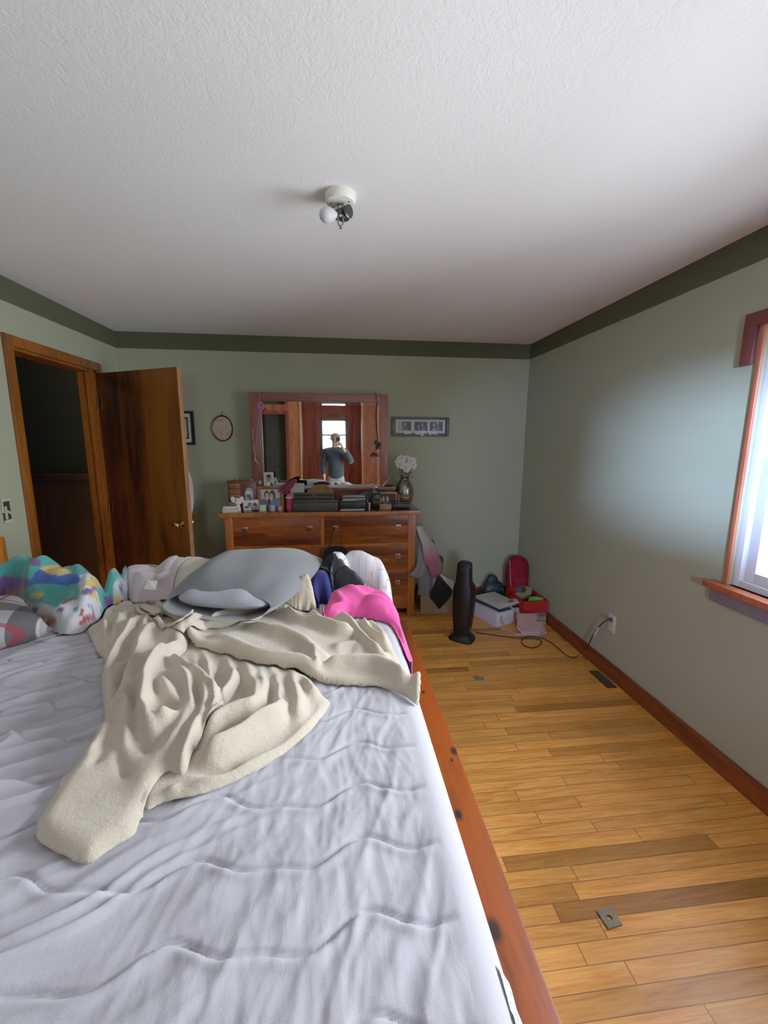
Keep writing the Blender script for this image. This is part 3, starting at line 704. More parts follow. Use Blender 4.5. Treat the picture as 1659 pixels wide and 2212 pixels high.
L6 = strip(zA([(660, 540), (590, 500), (520, 450), (540, 410), (620, 430), (690, 480), (730, 560), (715, 620), (760, 680), (850, 740), (950, 730), (1040, 660)]), .013, .022)
L7 = strip(zA([(560, 440), (640, 490), (710, 560), (740, 600)]), .018, .020)
blk = join([L1, L2, L3, L4, L5, L6, L7], 'blanket')
tag(blk, 'beige fleece blanket twisted and heaped across the middle of the bed', 'blanket'); recenter(blk)
# ---- bedding piled along the far side of the bed ----------------------------
def polycol(base, polys):
    """colour regions given as outlines"""
    B = np.array(lin(base))
    def f(ux, uy, X, Y, Z):
        wxx = ux+5*vnoise(ux/14, uy/14, 61); wyy = uy+5*vnoise(ux/14, uy/14, 62)
        C = np.broadcast_to(B, ux.shape+(3,)).copy()
        for c, pl in polys:
            mk = inside(wxx, wyy, [tuple(v) for v in spline(pl, 5, True)]); C[mk] = lin(c)
        return C
    return f
_w2 = w2
def w2(pt, z=None):
    if pt[0] == 'w': return (pt[1], pt[2])
    return _w2(pt, z)
def W(*a): return [('w', x, y) for x, y in a]
def zT(pts): return [(x/3.77, 1160+y/3.77, *r) for x, y, *r in pts]
# ---- pine platform frame -----------------------------------------------------
PINE = wood('orange_stained_pine', '3a1300', '742c02', 'y', .9, .42, 1.1, coat=.15)
# add knots
def knotted(name, axis, knots, dark='3a1300', light='742c02'):
    m_ = wood(name, dark, light, axis, .9, .40, 1.1, spec=.3); nt_ = m_.node_tree; n = nt_.nodes; L = nt_.links
    pb = n['Principled BSDF']; src = pb.inputs['Base Color'].links[0].from_socket
    geo = n.new('ShaderNodeNewGeometry'); cur = src
    for (kx, ky, kz, r) in knots:
        sub = n.new('ShaderNodeVectorMath'); sub.operation = 'SUBTRACT'; L.new(geo.outputs['Position'], sub.inputs[0]); sub.inputs[1].default_value = (kx, ky, kz)
        ml = n.new('ShaderNodeVectorMath'); ml.operation = 'MULTIPLY'; L.new(sub.outputs[0], ml.inputs[0]); ml.inputs[1].default_value = (1.25, .8, .3)
        ln = n.new('ShaderNodeVectorMath'); ln.operation = 'LENGTH'; L.new(ml.outputs[0], ln.inputs[0])
        nz = n.new('ShaderNodeTexNoise'); nz.inputs['Scale'].default_value = 45; L.new(geo.outputs['Position'], nz.inputs['Vector'])
        ad = n.new('ShaderNodeMath'); ad.operation = 'MULTIPLY_ADD'; L.new(nz.outputs[0], ad.inputs[0]); ad.inputs[1].default_value = r*.5; L.new(ln.outputs['Value'], ad.inputs[2])
        rp = n.new('ShaderNodeValToRGB'); e = rp.color_ramp.elements; e[0].position = 0; e[0].color = (0, 0, 0, 1)
        mr = n.new('ShaderNodeMapRange'); L.new(ad.outputs[0], mr.inputs[0]); mr.inputs[1].default_value = r*.9; mr.inputs[2].default_value = r*1.9; mr.inputs[3].default_value = 1; mr.inputs[4].default_value = 0
        mx = n.new('ShaderNodeMix'); mx.data_type = 'RGBA'; L.new(mr.outputs[0], mx.inputs[0]); L.new(cur, mx.inputs[6]); mx.inputs[7].default_value = (*lin('1c0c07'), 1); cur = mx.outputs[2]
    L.new(cur, pb.inputs['Base Color']); return m_
ZR = .55
kn = []
for (x, y, r) in ((1068, 2010, .016), (990, 1760, .012), (981, 1622, .012), (976, 1642, .006), (914, 1495, .008)):
    k = onz(x, y, ZR); kn.append((float(k[0]), float(k[1]), ZR, r))
bed = thing('bed_frame', 'orange stained pine platform bed frame under the mattress', 'bed', ((MX0+.372)/2, (MY0+MY1)/2, 0))
RXO = .374
b = MB(); b.box(MX1+.012, RXO, MY0-.14, MY1+.14, ZR-.30, ZR, .006); b.build('foot_rail', knotted('knotty_pine_rail', 'y', kn), bed, wld=True)
b = MB(); b.box(MX0, MX1+.012, MY1+.02, MY1+.14, ZR-.30, ZR, .006); b.build('side_rail', wood('pine_side_rail', '4a1a06', '8a3c10', 'x', .9, .3), bed, wld=True)
b = MB(); b.box(MX0, MX1+.012, MY0-.14, MY0-.02, ZR-.30, ZR, .006); b.build('side_rail', wood('pine_side_rail_near', '4a1a06', '8a3c10', 'x', .9, .3), bed, wld=True)
b = MB(); b.box(MX0, MX1+.01, MY0-.02, MY1+.02, .42, .52); b.build('platform', PINE, bed, wld=True)
b = MB(); b.box(XL+.004, XL+.036, MY0-.3, 2.36, .0, 1.02, .008); b.box(XL+.004, XL+.042, 2.30, 2.385, 0, 1.03, .01)
b.build('headboard', wood('pine_headboard', '7a3410', 'b4611f', 'z', .8, .35), bed, wld=True)
for x in (MX0+.15, MX1-.05):
    for y in (MY0+.05, MY1-.05):
        b = MB(); b.box(x-.045, x+.045, y-.045, y+.045, 0, .42, .006); b.build('leg', PINE, bed, wld=True)
# silvery law label hanging over the mattress edge
b = MB(); c0 = onz(1040, 2045, .735)
pts = []
LBW = attr = None
t = NT('printed_label'); p = t.obj()
w_ = t.n.new('ShaderNodeTexVoronoi'); t.link(p, w_.inputs['Vector']); w_.inputs['Scale'].default_value = 120
t.base(t.ramp(w_.outputs['Distance'], [(.25, lin('8a8987')), (.45, lin('c4c3c1'))])); t.set(.5, 0, .4); LABM = t.m
ys = np.linspace(.26, .46, 16)
V = []
for i, y in enumerate(ys):
    wv = .003*math.sin(i*1.9)+.002*math.sin(i*3.1)
    for th_ in (48, 22, -6): V.append((MX1-.055+(.0585+wv*.3)*math.cos(math.radians(th_)), y+.006*math.sin(th_*.1+i), .745+(.0585+wv*.3)*math.sin(math.radians(th_))))
b.faces([(v[0]-mo.location[0], v[1]-mo.location[1], v[2]-mo.location[2]) for v in V], [(3*i+j, 3*i+j+1, 3*i+j+4, 3*i+j+3) for i in range(15) for j in range(2)])
lb = b.build('printed_label', LABM, mo); lb['label'] = 'creased silvery printed label on the mattress side'
# ---- heaps -------------------------------------------------------------------
def heap(name, label, cat, *a, base=None, **k):
    k.setdefault('flat', True); o = layer(name, *a, **k); recenter(o); return tag(o, label, cat)
heap('cream_blanket', 'cream fleece throw rising behind the grey pillow and pink-white bedspread', 'blanket',
     W((-.95, 1.93), (-.80, 1.88), (-.68, 1.80), (-.60, 1.72), (-.50, 1.74), (-.42, 1.85), (-.40, 1.98), (-.55, 2.06), (-.80, 2.06), (-.95, 2.03)),
     cloth('c9c1b3', c2='b5ab9b', sc=420, bump=.4, sheen=.4), th=.10, er=.07, domes=[('w', -.58, .10, .22, .10) and (440, 1235, .10, .2, .12, .93)], noise=((.012, 7), (.006, 15)), crumple=.012)
heap('tan_blanket', 'tan folded blanket hump at the far edge beside the pink-white bedspread', 'blanket',
     W((-1.06, 2.0), (-1.00, 1.90), (-.92, 1.86), (-.82, 1.88), (-.76, 1.96), (-.80, 2.06), (-.95, 2.08), (-1.05, 2.06)),
     cloth('a89c88', c2='93866f', sc=420, bump=.3), th=.13, er=.07, noise=((.01, 7),), domes=[(300, 1230, .03, .08, .08, .95)])
heap('bedspread', 'pink-white ruched bedspread bunched up with a shiny care tag', 'bedspread',
     zT([(1075, 600, .81), (1050, 520, .82), (1055, 440, .85), (1090, 380, .88), (1180, 320, .92), (1280, 270, .95), (1400, 240, .96), (1500, 230, .97), (1560, 260, .95), (1480, 340, .92), (1380, 450, .88), (1300, 520, .85), (1200, 570, .82)]),
     cloth('c4b6bb', c2='a99aa2', sc=300, bump=.35), th=.05, er=.04, noise=((.010, 9), (.008, 24)), crumple=.045, domes=[(350, 1262, .07, .18, .12, .9)])
bs_ = bpy.data.objects['bedspread']
c_ = onz(325, 1263, .955); b = MB()
b.faces([(-.026, -.004, -.016), (.022, -.012, -.020), (.026, .008, .012), (-.018, .014, .016), (.0, .0, .004)], [(0, 1, 4), (1, 2, 4), (2, 3, 4), (3, 0, 4)])
ct = b.build('care_tag', plain('d8d5d0', .25, .3, .6), bs_, smooth=False); ct.location = [float(c_[i]-bs_.location[i]) for i in range(3)]; ct['label'] = 'shiny white care tag'
Wt, Te, Pu, Bl, Ye, Ma, Or, Br = 'bfc2cb', '3d9490', '5b4380', '2e51a2', 'c5a55c', '9a4048', 'bf6a45', '6e4a38'
COMF = [(Wt, zT([(5, 575), (60, 540), (150, 530), (330, 545), (450, 565), (510, 520), (640, 490), (640, 330), (700, 300), (850, 270), (1000, 235), (1040, 400), (1080, 500), (1000, 640), (860, 700), (680, 790), (540, 830), (380, 760), (250, 640), (20, 600)])),
    (Pu, zT([(-30, 330), (120, 318), (250, 345), (220, 400), (190, 430), (60, 480), (-30, 460)])), (Pu, zT([(-30, 500), (90, 500), (60, 540), (0, 575), (-30, 580)])),
    (Bl, zT([(320, 262), (440, 305), (600, 300), (645, 320), (635, 375), (500, 390), (300, 380), (215, 425), (240, 365)])),
    (Ye, zT([(330, 250), (420, 228), (530, 250), (580, 300), (460, 312), (390, 290)])),
    (Te, zT([(860, 285), (985, 255), (992, 300), (930, 380), (912, 480), (850, 500), (830, 380)])),
    (Te, zT([(790, 405), (830, 420), (862, 560), (850, 660), (720, 765), (690, 775), (800, 690), (832, 600), (805, 500)])),
    (Ye, zT([(690, 375), (760, 308), (822, 345), (800, 400), (720, 412)])), (Ye, zT([(710, 480), (750, 430), (795, 470), (790, 510), (740, 500)])), (Ye, zT([(920, 475), (985, 465), (965, 560), (895, 590), (910, 530)])),
    (Ye, zT([(245, 455), (350, 460), (325, 500), (270, 490)])), (Ye, zT([(30, 545), (130, 535), (80, 560)])),
    (Pu, zT([(255, 180), (330, 190), (325, 235), (262, 225)])), (Pu, zT([(465, 575), (520, 570), (510, 610), (470, 600)])), (Pu, zT([(705, 550), (750, 560), (740, 585), (710, 578)])), (Pu, zT([(968, 385), (1005, 380), (998, 425), (972, 420)])),
    (Pu, zT([(850, 500), (920, 490), (905, 560), (872, 600)])), (Pu, zT([(670, 440), (780, 405), (770, 440), (675, 472)])), (Pu, zT([(265, 580), (310, 580), (300, 620), (270, 615)])), (Te, zT([(595, 575), (640, 560), (635, 600), (600, 605)])),
    (Ma, zT([(650, 725), (690, 650), (730, 625), (792, 610), (790, 665), (720, 710)])), (Ma, zT([(672, 585), (692, 620), (660, 660), (640, 640)])),
    (Or, zT([(45, 475), (180, 420), (185, 450), (60, 492)])), (Or, zT([(888, 248), (940, 246), (930, 268), (890, 270)])), (Or, zT([(315, 645), (400, 630), (450, 660), (330, 665)])),
    (Br, zT([(490, 545), (560, 502), (650, 508), (560, 530)])), (Br, zT([(370, 700), (420, 660), (460, 690), (400, 740)])), (Bl, zT([(680, 780), (800, 712), (830, 705), (700, 795)]))]
cf = layer('comforter', W((-1.77, 1.56), (-1.62, 1.60)) + zT([(60, 560), (250, 660), (380, 760), (450, 790), (540, 822), (660, 800), (760, 750), (850, 690), (900, 640), (1000, 620), (1060, 560), (1050, 480, .83), (1035, 400, .86)]) + W((-1.02, 1.86), (-1.06, 1.98), (-1.2, 2.05), (-1.5, 2.08), (-1.77, 2.08)),
     attr_cloth('comforter_print'), th=.05, er=.05, noise=((.010, 6), (.005, 13)), crumple=.012, colorfn=polycol(Te, COMF), base_blur=.015, flat=True,
     domes=[(60, 1235, .165, .20, .15, .95), (0, 1255, .13, .2, .14, .93), (140, 1262, .10, .20, .14, .90), (225, 1295, .12, .13, .16, .88), (150, 1320, .05, .16, .08)],
     ridges=[R(zT, [(170, 250), (240, 170), (340, 190), (430, 230)], .018, .035, .98), R(zT, [(230, 400), (400, 330), (620, 350)], .018, .03, .92), R(zT, [(100, 500), (300, 440), (600, 440)], .02, .03, .88), R(zT, [(690, 330), (670, 450), (720, 560), (760, 660)], .024, .03, .87),
             R(zT, [(980, 260), (960, 420), (900, 560)], .024, .028, .90), R(zT, [(845, 330), (850, 480), (870, 620)], -.045, .014, .87), R(zT, [(30, 560), (250, 600), (420, 700), (540, 800)], .012, .02)])
recenter(cf); tag(cf, 'teal, purple and white printed child comforter bunched at the left far corner', 'comforter')
# far right heap
heap('blue_cloth', 'royal blue plush cloth between the grey pillow and the pink shirt', 'clothing',
     [(688, 1300, .83), (690, 1270, .88), (712, 1290, .84), (722, 1260, .88), (728, 1230, .93), (720, 1205, .98), (700, 1198, 1.0), (670, 1200, 1.0), (660, 1240, .93), (665, 1280, .86)],
     cloth('1d2568', c2='11164a', sc=250, bump=.5, sheen=.2), th=.07, er=.04, noise=((.01, 9), (.006, 20)), crumple=.016, domes=[(698, 1225, .08, .07, .1, .95)])
heap('dark_green_sweater', 'dark teal sweater lump behind the navy jacket', 'clothing',
     W((-.09, 1.90), (.0, 1.88), (.06, 1.93), (.06, 2.03), (-.02, 2.07), (-.10, 2.04)), cloth('152027', c2='0d151b', sc=250, bump=.4, sheen=.05), th=.17, er=.06, noise=((.01, 9),), crumple=.012, domes=[(722, 1200, .03, .06, .06, 1.0)])
STR = NT('striped_white_sheet'); p = STR.obj(); sx_ = STR.sep(p)
wv = STR.math('ADD', STR.math('MULTIPLY', sx_[0], 27.), STR.math('ADD', STR.math('MULTIPLY', sx_[1], -11.), STR.math('MULTIPLY', STR.noise(p, 8, 2), .5)))
fr = STR.math('FRACT', wv); ln_ = STR.math('LESS_THAN', fr, .09)
bl_ = STR.math('GREATER_THAN', STR.noise(p, 22, 3, .6), .60)
c = STR.mix(STR.math('MULTIPLY', bl_, .55), lin('cfcbd3'), lin('b58d92')); STR.base(STR.mix(STR.math('MULTIPLY', ln_, .6), c, lin('777780'))); STR.set(.9, 0, .15); STR.bump(STR.noise(p, 120, 3), .2, .004)
heap('pillow_sham', 'white pillow sham with grey stripes and faint pink flowers at the far right', 'pillow',
     W((-.03, 1.93), (.06, 1.90), (.14, 1.87), (.20, 1.84), (.245, 1.85), (.27, 1.92), (.26, 2.03), (.16, 2.08), (.02, 2.07)), STR.m, th=.17, er=.10, noise=((.008, 9),), crumple=.008,
     domes=[(770, 1205, .07, .12, .10, 1.0)], base_blur=.05)
heap('navy_jacket', 'glossy navy jacket crumpled under the striped white pillow sham', 'jacket',
     [(715, 1255, .90), (722, 1225, .95), (730, 1205, 1.0), (748, 1205, 1.0), (770, 1222, .97), (795, 1245, .93), (800, 1262, .90), (760, 1262, .90)], plain('10121c', .38, 0, .6, .3, 30., .2), th=.15, er=.05, noise=((.010, 10), (.006, 22)), crumple=.02, domes=[(755, 1228, .03, .06, .06, .96)])
pk = heap('pink_shirt', 'bright pink t-shirt draped over the far foot corner of the mattress', 'shirt',
     [(698, 1328, .82), (703, 1341), (735, 1343), (745, 1333), (765, 1332), (800, 1337), (842, 1346), (862, 1375, .80), (880, 1425, .775), (891, 1434, .755), (893, 1400, .76), (890, 1365, .78), (884, 1338, .80), (868, 1305, .84), (850, 1285, .87), (825, 1262, .91), (790, 1246, .94), (755, 1243, .95), (725, 1243, .95), (708, 1252, .93), (706, 1285, .88), (698, 1310, .84)],
     cloth('ee4a9c', c2='d83a88', sc=500, bump=.15, sheen=.2), th=.035, er=.035, noise=((.006, 9),), base_blur=.03,
     domes=[(765, 1272, .075, .13, .10, .89), (820, 1300, .05, .10, .10, .86)],
     ridges=[([(720, 1262, .92), (745, 1300, .87), (790, 1325, .83), (850, 1345, .81)], .010, .012), ([(740, 1255, .93), (790, 1290, .88), (850, 1325, .83), (880, 1400, .78)], .011, .014), ([(775, 1262, .92), (830, 1290, .87), (872, 1340, .82), (888, 1420, .76)], .014, .012), ([(705, 1325, .83), (740, 1312, .85), (770, 1330, .83)], .016, .010), ([(760, 1320, .83), (775, 1336, .82)], .016, .010), ([(720, 1245, .94), (760, 1254, .93)], .014, .01)])
# ---- pillows -----------------------------------------------------------------
gp = thing('pillow', 'grey pillow with its pale filling showing at the open end of the case', 'pillow', (-.39, 1.815, .868))
ax = Vector((.15, .55, 0)).normalized(); sd = Vector((ax.y, -ax.x, 0)); TILT = .10
def prings(prof, n=72, lip=0., seed=0, hollow=True):
    rings = []
    for (s, w, h, zc) in prof:
        ring = []
        for k in range(n):
            a = 2*PI*k/n; ca, sa = math.cos(a), math.sin(a)
            x = w*math.copysign(abs(ca)**.62, ca); z = h*math.copysign(abs(sa)**.9, sa)*(1-abs(ca)**4*.45)
            front = max(0, 1-abs(s+.29)/.10) if lip else 0
            sy = s+front*lip*(1 if sa > 0 else -1)*abs(sa)**.5
            wr = .010*math.sin(9*s+3*x+seed)*math.sin(14*x+seed)*min(1, h/.06)+.006*math.sin(34*x+9*s+seed)*math.exp(-((s+.08)/.2)**2)+.004*math.sin(55*x-14*s)*math.exp(-((s+.15)/.12)**2)
            p = ax*sy+sd*(x)+Vector((0, 0, zc+z+(wr if sa > 0 else 0)))
            ring.append(p)
        rings.append(ring)
    return rings
b = MB(); b.loft(prings([(-.29, .215, .040, .075), (-.27, .225, .052, .078), (-.22, .245, .075, .085), (-.12, .262, .095, .092), (0, .272, .106, .10), (.12, .272, .102, .105), (.22, .264, .08, .105), (.28, .25, .045, .105), (.305, .235, .012, .105)], lip=.05), cap=False)
gp.scale = (.97, 1, .84)
b.build('pillowcase', cloth('696b70', c2='5c5e63', sc=600, bump=.3, sheen=.25), gp, ang=180)
b = MB(); b.loft(prings([(-.275, .12, .010, .072), (-.265, .175, .026, .076), (-.24, .20, .040, .08), (-.18, .22, .06, .09), (0, .23, .075, .10), (.2, .22, .05, .105)], seed=2), cap=True)
o = b.build('filling', cloth('9b9eae', c2='8d90a0', sc=500, bump=.2), gp, ang=180); o['label'] = 'pale lavender pillow showing inside the grey case'
t = NT('plaid_flannel'); p = t.obj(); s_ = t.sep(t.mapping(p, (1, 1, 1), (0, 0, .5)))
def band(x, per, ph, wd_): return t.math('LESS_THAN', t.math('FRACT', t.math('MULTIPLY_ADD', x, 1/per, ph)), wd_)
c = lin('8a868a')
cA = t.mix(t.math('MULTIPLY', band(s_[0], .19, .2, .42), .8), c, lin('23242c')); cA = t.mix(t.math('MULTIPLY', band(s_[1], .19, .1, .42), .75), cA, lin('23242c'))
cA = t.mix(t.math('MULTIPLY', band(s_[0], .19, .65, .07), .8), cA, lin('7a2630')); cA = t.mix(t.math('MULTIPLY', band(s_[1], .19, .55, .07), .8), cA, lin('7a2630'))
cA = t.mix(t.math('MULTIPLY', band(s_[0], .19, .80, .05), .7), cA, lin('b0acb0')); t.base(cA); t.set(.9, 0, .15); t.bump(t.noise(p, 400, 2), .2, .003)
def cushion(b, a, c, th, n=26, pinch=.10, seed=0):
    V = []; fs = []
    for sg in (1, -1):
        o_ = len(V)
        for j in range(n+1):
            for i in range(n+1):
                u = -1+2*i/n; v = -1+2*j/n
                x = a*u*(1-pinch*(1-v*v)*.0-pinch*(abs(v)**3)*0-(pinch*(1-v*v)*abs(u)**6)*1.0)
                y = c*v*(1-(pinch*(1-u*u)*abs(v)**6))
                z = th*((1-u**4)*(1-v**4))**.55*(1+.08*math.sin(5*u+seed)*math.cos(4*v+seed))*sg
                V.append((x, y, z))
        for j in range(n):
            for i in range(n):
                q = o_+j*(n+1)+i; f = (q, q+1, q+n+2, q+n+1); fs.append(f if sg > 0 else f[::-1])
    b.faces(V, fs); bmesh.ops.remove_doubles(b.bm, verts=b.bm.verts, dist=1e-5); return b
b = MB(); cushion(b, .21, .19, .07)
c_ = onz(104, 1368, .85)
o = b.build('pillow', t.m, None, ang=180); o.location = (float(c_[0])-.275, float(c_[1])-.0, .880); o.rotation_euler = (.05, .06, .80)
tag(o, 'black, grey and red plaid pillow at the left edge of the bed', 'pillow')
# ================================================================== DRESSER AND WHAT STANDS ON IT
DX0, DX1, DYF, DYB, DT = -.967, .691, 3.446, 3.825, .965
DW = wood('cherry_dresser_front', '56200a', '9e4a16', 'x', 1.0, .35, 1.1, coat=.1)
DWR = wood('red_cherry_board', '451708', '773315', 'x', 1.0, .35)
DWP = wood('orange_dresser_post', '7a3510', 'ad5c20', 'z', .9, .35)
DTOP = wood('dark_polished_top', '2a0f08', '57241080'[:6], 'x', .8, .16, coat=.4)
dr = thing('dresser', 'wide cherry six-drawer dresser with square nickel pulls below the mirror', 'dresser', ((DX0+DX1)/2, (DYF+DYB)/2, 0))
b = MB(); b.box(DX0, DX1, DYF-.03, DYB, DT-.035, DT, .004); b.build('top', DTOP, dr, wld=True)
b = MB(); b.box(DX0-.001, DX1+.001, DYF-.033, DYF-.028, DT-.036, DT-.002, .002); b.build('top_edge', DWP, dr, wld=True)
b = MB(); bx0, bx1 = DX0+.035, DX1-.035
b.box(bx0, bx1, DYF+.02, DYB-.01, .07, DT-.035); b.build('carcass', DWR, dr, wld=True)
for x in (bx0-.002, bx1-.062):
    b = MB(); b.box(x, x+.064, DYF, DYF+.06, 0, DT-.035, .004); b.build('post', DWP, dr, wld=True)
    b = MB(); b.box(x, x+.064, DYB-.06, DYB-.005, 0, DT-.035, .004); b.build('post', DWP, dr, wld=True)
xm = float(ony(696, 1140, DYF)[0])
b = MB(); b.box(xm-.015, xm+.015, DYF+.004, DYF+.05, .1, DT-.035, .002)
for z in (.665, .425, .185): b.box(bx0+.062, bx1-.062, DYF+.006, DYF+.05, z-.012, z+.012, .002)
b.box(bx0+.062, bx1-.062, DYF+.003, DYF+.05, .075, .185, .003)
b.build('face_frame', DWP, dr, wld=True)
NICK = plain('b9b4a8', .28, 1., var=.06); DARK = plain('14100d', .6)
rows = ((.677, DT-.042), (.437, .653), (.197, .413))
for ci, (x0, x1) in enumerate(((bx0+.064, xm-.017), (xm+.017, bx1-.064))):
    for ri, (z0, z1) in enumerate(rows):
        zs = z0+(z1-z0)*(.62 if ci else .35)
        b = MB(); b.box(x0, x1, DYF+.002, DYF+.03, z0, z1, .003)
        dw = b.build('drawer', DW, dr, wld=True)
        b = MB(); 
        if ci: b.box(x0+.003, x1-.003, DYF+.0012, DYF+.004, zs, z1-.004, .0008)
        else: b.box(x0+.003, x1-.003, DYF+.0012, DYF+.004, z0+.004, zs, .0008)
        b.build('front_board', DWR, dw, wld=False)
        dw.children[0].data.transform(Matrix.Translation(-dr.location))
        zk = z0+(z1-z0)*.58
        for xk in (x0+.095, x1-.085):
            b = MB(); s_ = .021
            b.box(xk-s_, xk+s_, DYF-.004, DYF+.003, zk-s_, zk+s_, .002)
            b.mi = 1; b.ell((xk, DYF-.004, zk), .013, .0015, .015, n=16, m_=8)
            b.mi = 0; b.box(xk-.006, xk+.004, DYF-.012, DYF-.003, zk-.014, zk+.014, .003)
            k = b.build('knob', [NICK, DARK], dw); k.data.transform(Matrix.Translation(-dr.location)); k['label'] = 'square nickel drawer pull'
# small black bag hung by its strap on a drawer pull
kx = xm+.017+.095; kz = .677+(DT-.042-.677)*.58
hb = thing('handbag', 'small black bag hanging by its strap from a dresser drawer pull', 'bag', (kx, DYF-.048, .40))
b = MB(); b.ell((0, 0, .15), .12, .028, .13, pw=.7); b.build('bag_body', cloth('15141a', sc=200), hb)
b = MB(); b.tube([(-.055, -.0, .26), (-.028, .006, kz-.42), (-.012, .014, kz-.388), (.010, .014, kz-.388), (.024, .006, kz-.42), (.062, .0, .26)], .006, 8, flat=.4); b.build('strap', cloth('1d1a1c', sc=200), hb)
# ---- mirror -------------------------------------------------------------------
MYF = 3.70
mi_ = thing('mirror', 'large mirror in a wide red-brown wooden frame standing on the dresser', 'mirror', (-.14, MYF+.03, DT))
FW = wood('red_brown_mirror_frame', '4a1d12', '86402a', 'x', .9, .4); FWz = wood('red_brown_mirror_frame_upright', '4a1d12', '86402a', 'z', .9, .4)
fx0 = float(ony(541, 950, MYF)[0])+.0; fx1 = float(ony(838, 950, MYF)[0]); fz1 = float(ony(690, 849, MYF)[2])
gx0 = float(ony(567, 950, MYF)[0]); gx1 = float(ony(822, 950, MYF)[0]); gz1 = float(ony(690, 868, MYF)[2]); gz0 = 1.125
b = MB(); b.box(fx0, gx0, MYF, MYF+.055, DT, fz1-.0, .006); b.build('frame_side', FWz, mi_, wld=True)
b = MB(); b.box(gx1, fx1, MYF, MYF+.055, DT, fz1, .006); b.build('frame_side', FWz, mi_, wld=True)
b = MB(); b.box(gx0, gx1, MYF, MYF+.055, gz1, fz1, .006); b.build('frame_top', FW, mi_, wld=True)
b = MB(); b.box(gx0, gx1, MYF+.01, MYF+.055, DT, gz0); b.build('frame_base', FW, mi_, wld=True)
b = MB(); b.box(gx0-.012, fx1+.06, MYF-.115, MYF, 1.130, 1.150, .003); b.build('shelf', FW, mi_, wld=True)
t = NT('mirror_silver'); t.base(t.mix(t.noise(t.obj(), 3, 2), (.86, .87, .87), (.89, .90, .90))); t.set(.015, 1., .5); MIRR = t.m
b = MB(); y0 = MYF+.014; bv = .026; yb_ = MYF+.0132
V = [(gx0, yb_, gz0), (gx1, yb_, gz0), (gx1, yb_, gz1), (gx0, yb_, gz1), (gx0+bv, y0, gz0+bv), (gx1-bv, y0, gz0+bv), (gx1-bv, y0, gz1-bv), (gx0+bv, y0, gz1-bv)]
b.faces(V, [(4, 5, 6, 7), (0, 1, 5, 4), (1, 2, 6, 5), (2, 3, 7, 6), (3, 0, 4, 7)])
b.build('glass', MIRR, mi_, smooth=False, wld=True)
# ---- helpers for framed pictures --------------------------------------------------
def disc(cx, cz, rx, rz, n=20): return [(cx+rx*math.cos(2*PI*k/n), cz+rz*math.sin(2*PI*k/n)) for k in range(n)]
def picture(root, w, h, shapes, y=0., bg='2b2b2e', name='photo', oval=False, z0=0.):
    """flat print, x across, z up, its face toward -Y ; shapes painted from back to front"""
    b = MB(); mats = [plain(bg, .4, var=.15, sc=40)]
    def poly(pts, yy, i):
        b.mi = i; b.faces([(px, yy, pz+z0) for px, pz in pts], [tuple(range(len(pts)))])
    poly(disc(0, h/2, w/2, h/2, 32) if oval else [(-w/2, 0), (w/2, 0), (w/2, h), (-w/2, h)], y, 0)
    for k, (c, pts) in enumerate(shapes):
        m_ = plain(c, .45, var=.15, sc=40)
        if m_ not in mats: mats.append(m_)
        cl = [(min(max(px*w/2, -w/2), w/2), min(max((pz)*h, 0), h)) for px, pz in pts]
        poly(cl, y-.0004*(k+1), mats.index(m_))
    o = b.build(name, mats, root, smooth=False); return o
def frame_bars(b, w, h, bw, d, bev=.002, z0=0.):
    b.box(-w/2, -w/2+bw, -d/2, d/2, z0, z0+h, bev); b.box(w/2-bw, w/2, -d/2, d/2, z0, z0+h, bev)
    b.box(-w/2+bw, w/2-bw, -d/2, d/2, z0, z0+bw, bev); b.box(-w/2+bw, w/2-bw, -d/2, d/2, z0+h-bw, z0+h, bev); return b
SKIN_, HAIRD, BLUE_ = 'b98e7c', '2a1d1a', '4a6491'
COUPLE = [('5d6e58', [(-1, 0), (1, 0), (1, 1), (-1, 1)]), ('a3a79c', [(-1, .45), (1, .5), (1, 1), (-1, 1)]), ('38508c', [(-1, 0), (-.95, .3), (-.6, .45), (-.2, .35), (-.1, 0)]), ('4f6f9c', [(.0, 0), (.1, .3), (.45, .42), (.9, .25), (1, 0)]),
          (HAIRD, disc(-.38, .66, .27, .26)), (SKIN_, disc(-.36, .58, .20, .22)), (HAIRD, disc(.2, .66, .30, .28)), (SKIN_, disc(.10, .55, .19, .22)), ('efe6df', disc(-.36, .48, .07, .03)), ('efe6df', disc(.08, .45, .07, .03)), (HAIRD, disc(-.15, .3, .12, .18))]
def on_top(px, py, z=DT): v = onz(px, py, z); return (float(v[0]), float(v[1]), z)
def mpx(Y): return Y/F*1.0       # metres per pixel at depth Y (along the view)
# ---- left group ---------------------------------------------------------------
tb = thing('trinket_box', 'small white trinket box stack with a brown shell on the dresser left corner', 'box', (-.888, 3.47, DT), .12)
b = MB(); b.box(-.058, .058, -.035, .035, 0, .030, .004); b.build('box_body', plain('b5a99c', .5), tb)
b = MB(); b.box(-.052, .052, -.032, .032, .031, .052, .004); b.build('lid', plain('c9bfae', .5), tb)
b = MB(); b.ell((.008, 0, .066), .042, .026, .016, Matrix.Rotation(.15, 3, 'Y')); b.build('shell', plain('5f4a30', .5, var=.4, sc=40), tb)
an_s = .85
an = thing('figurine', 'white winged angel figurine in front of the wooden jewellery box', 'figurine', (-.845, 3.53, DT))
b = MB(); b.lathe([(.030, 0), (.034, .01), (.026, .05), (.018, .085), (.012, .10)], n=20); b.ell((0, -.004, .112), .017, .016, .019)
b.build('body', plain('c9c3ba', .55), an)
for s_ in (-1, 1):
    b = MB(); b.ell((s_*.034, .006, .105), .026, .010, .040, Matrix.Rotation(s_*.5, 3, 'Y')); b.build('wing', plain('d4cec5', .55), an)
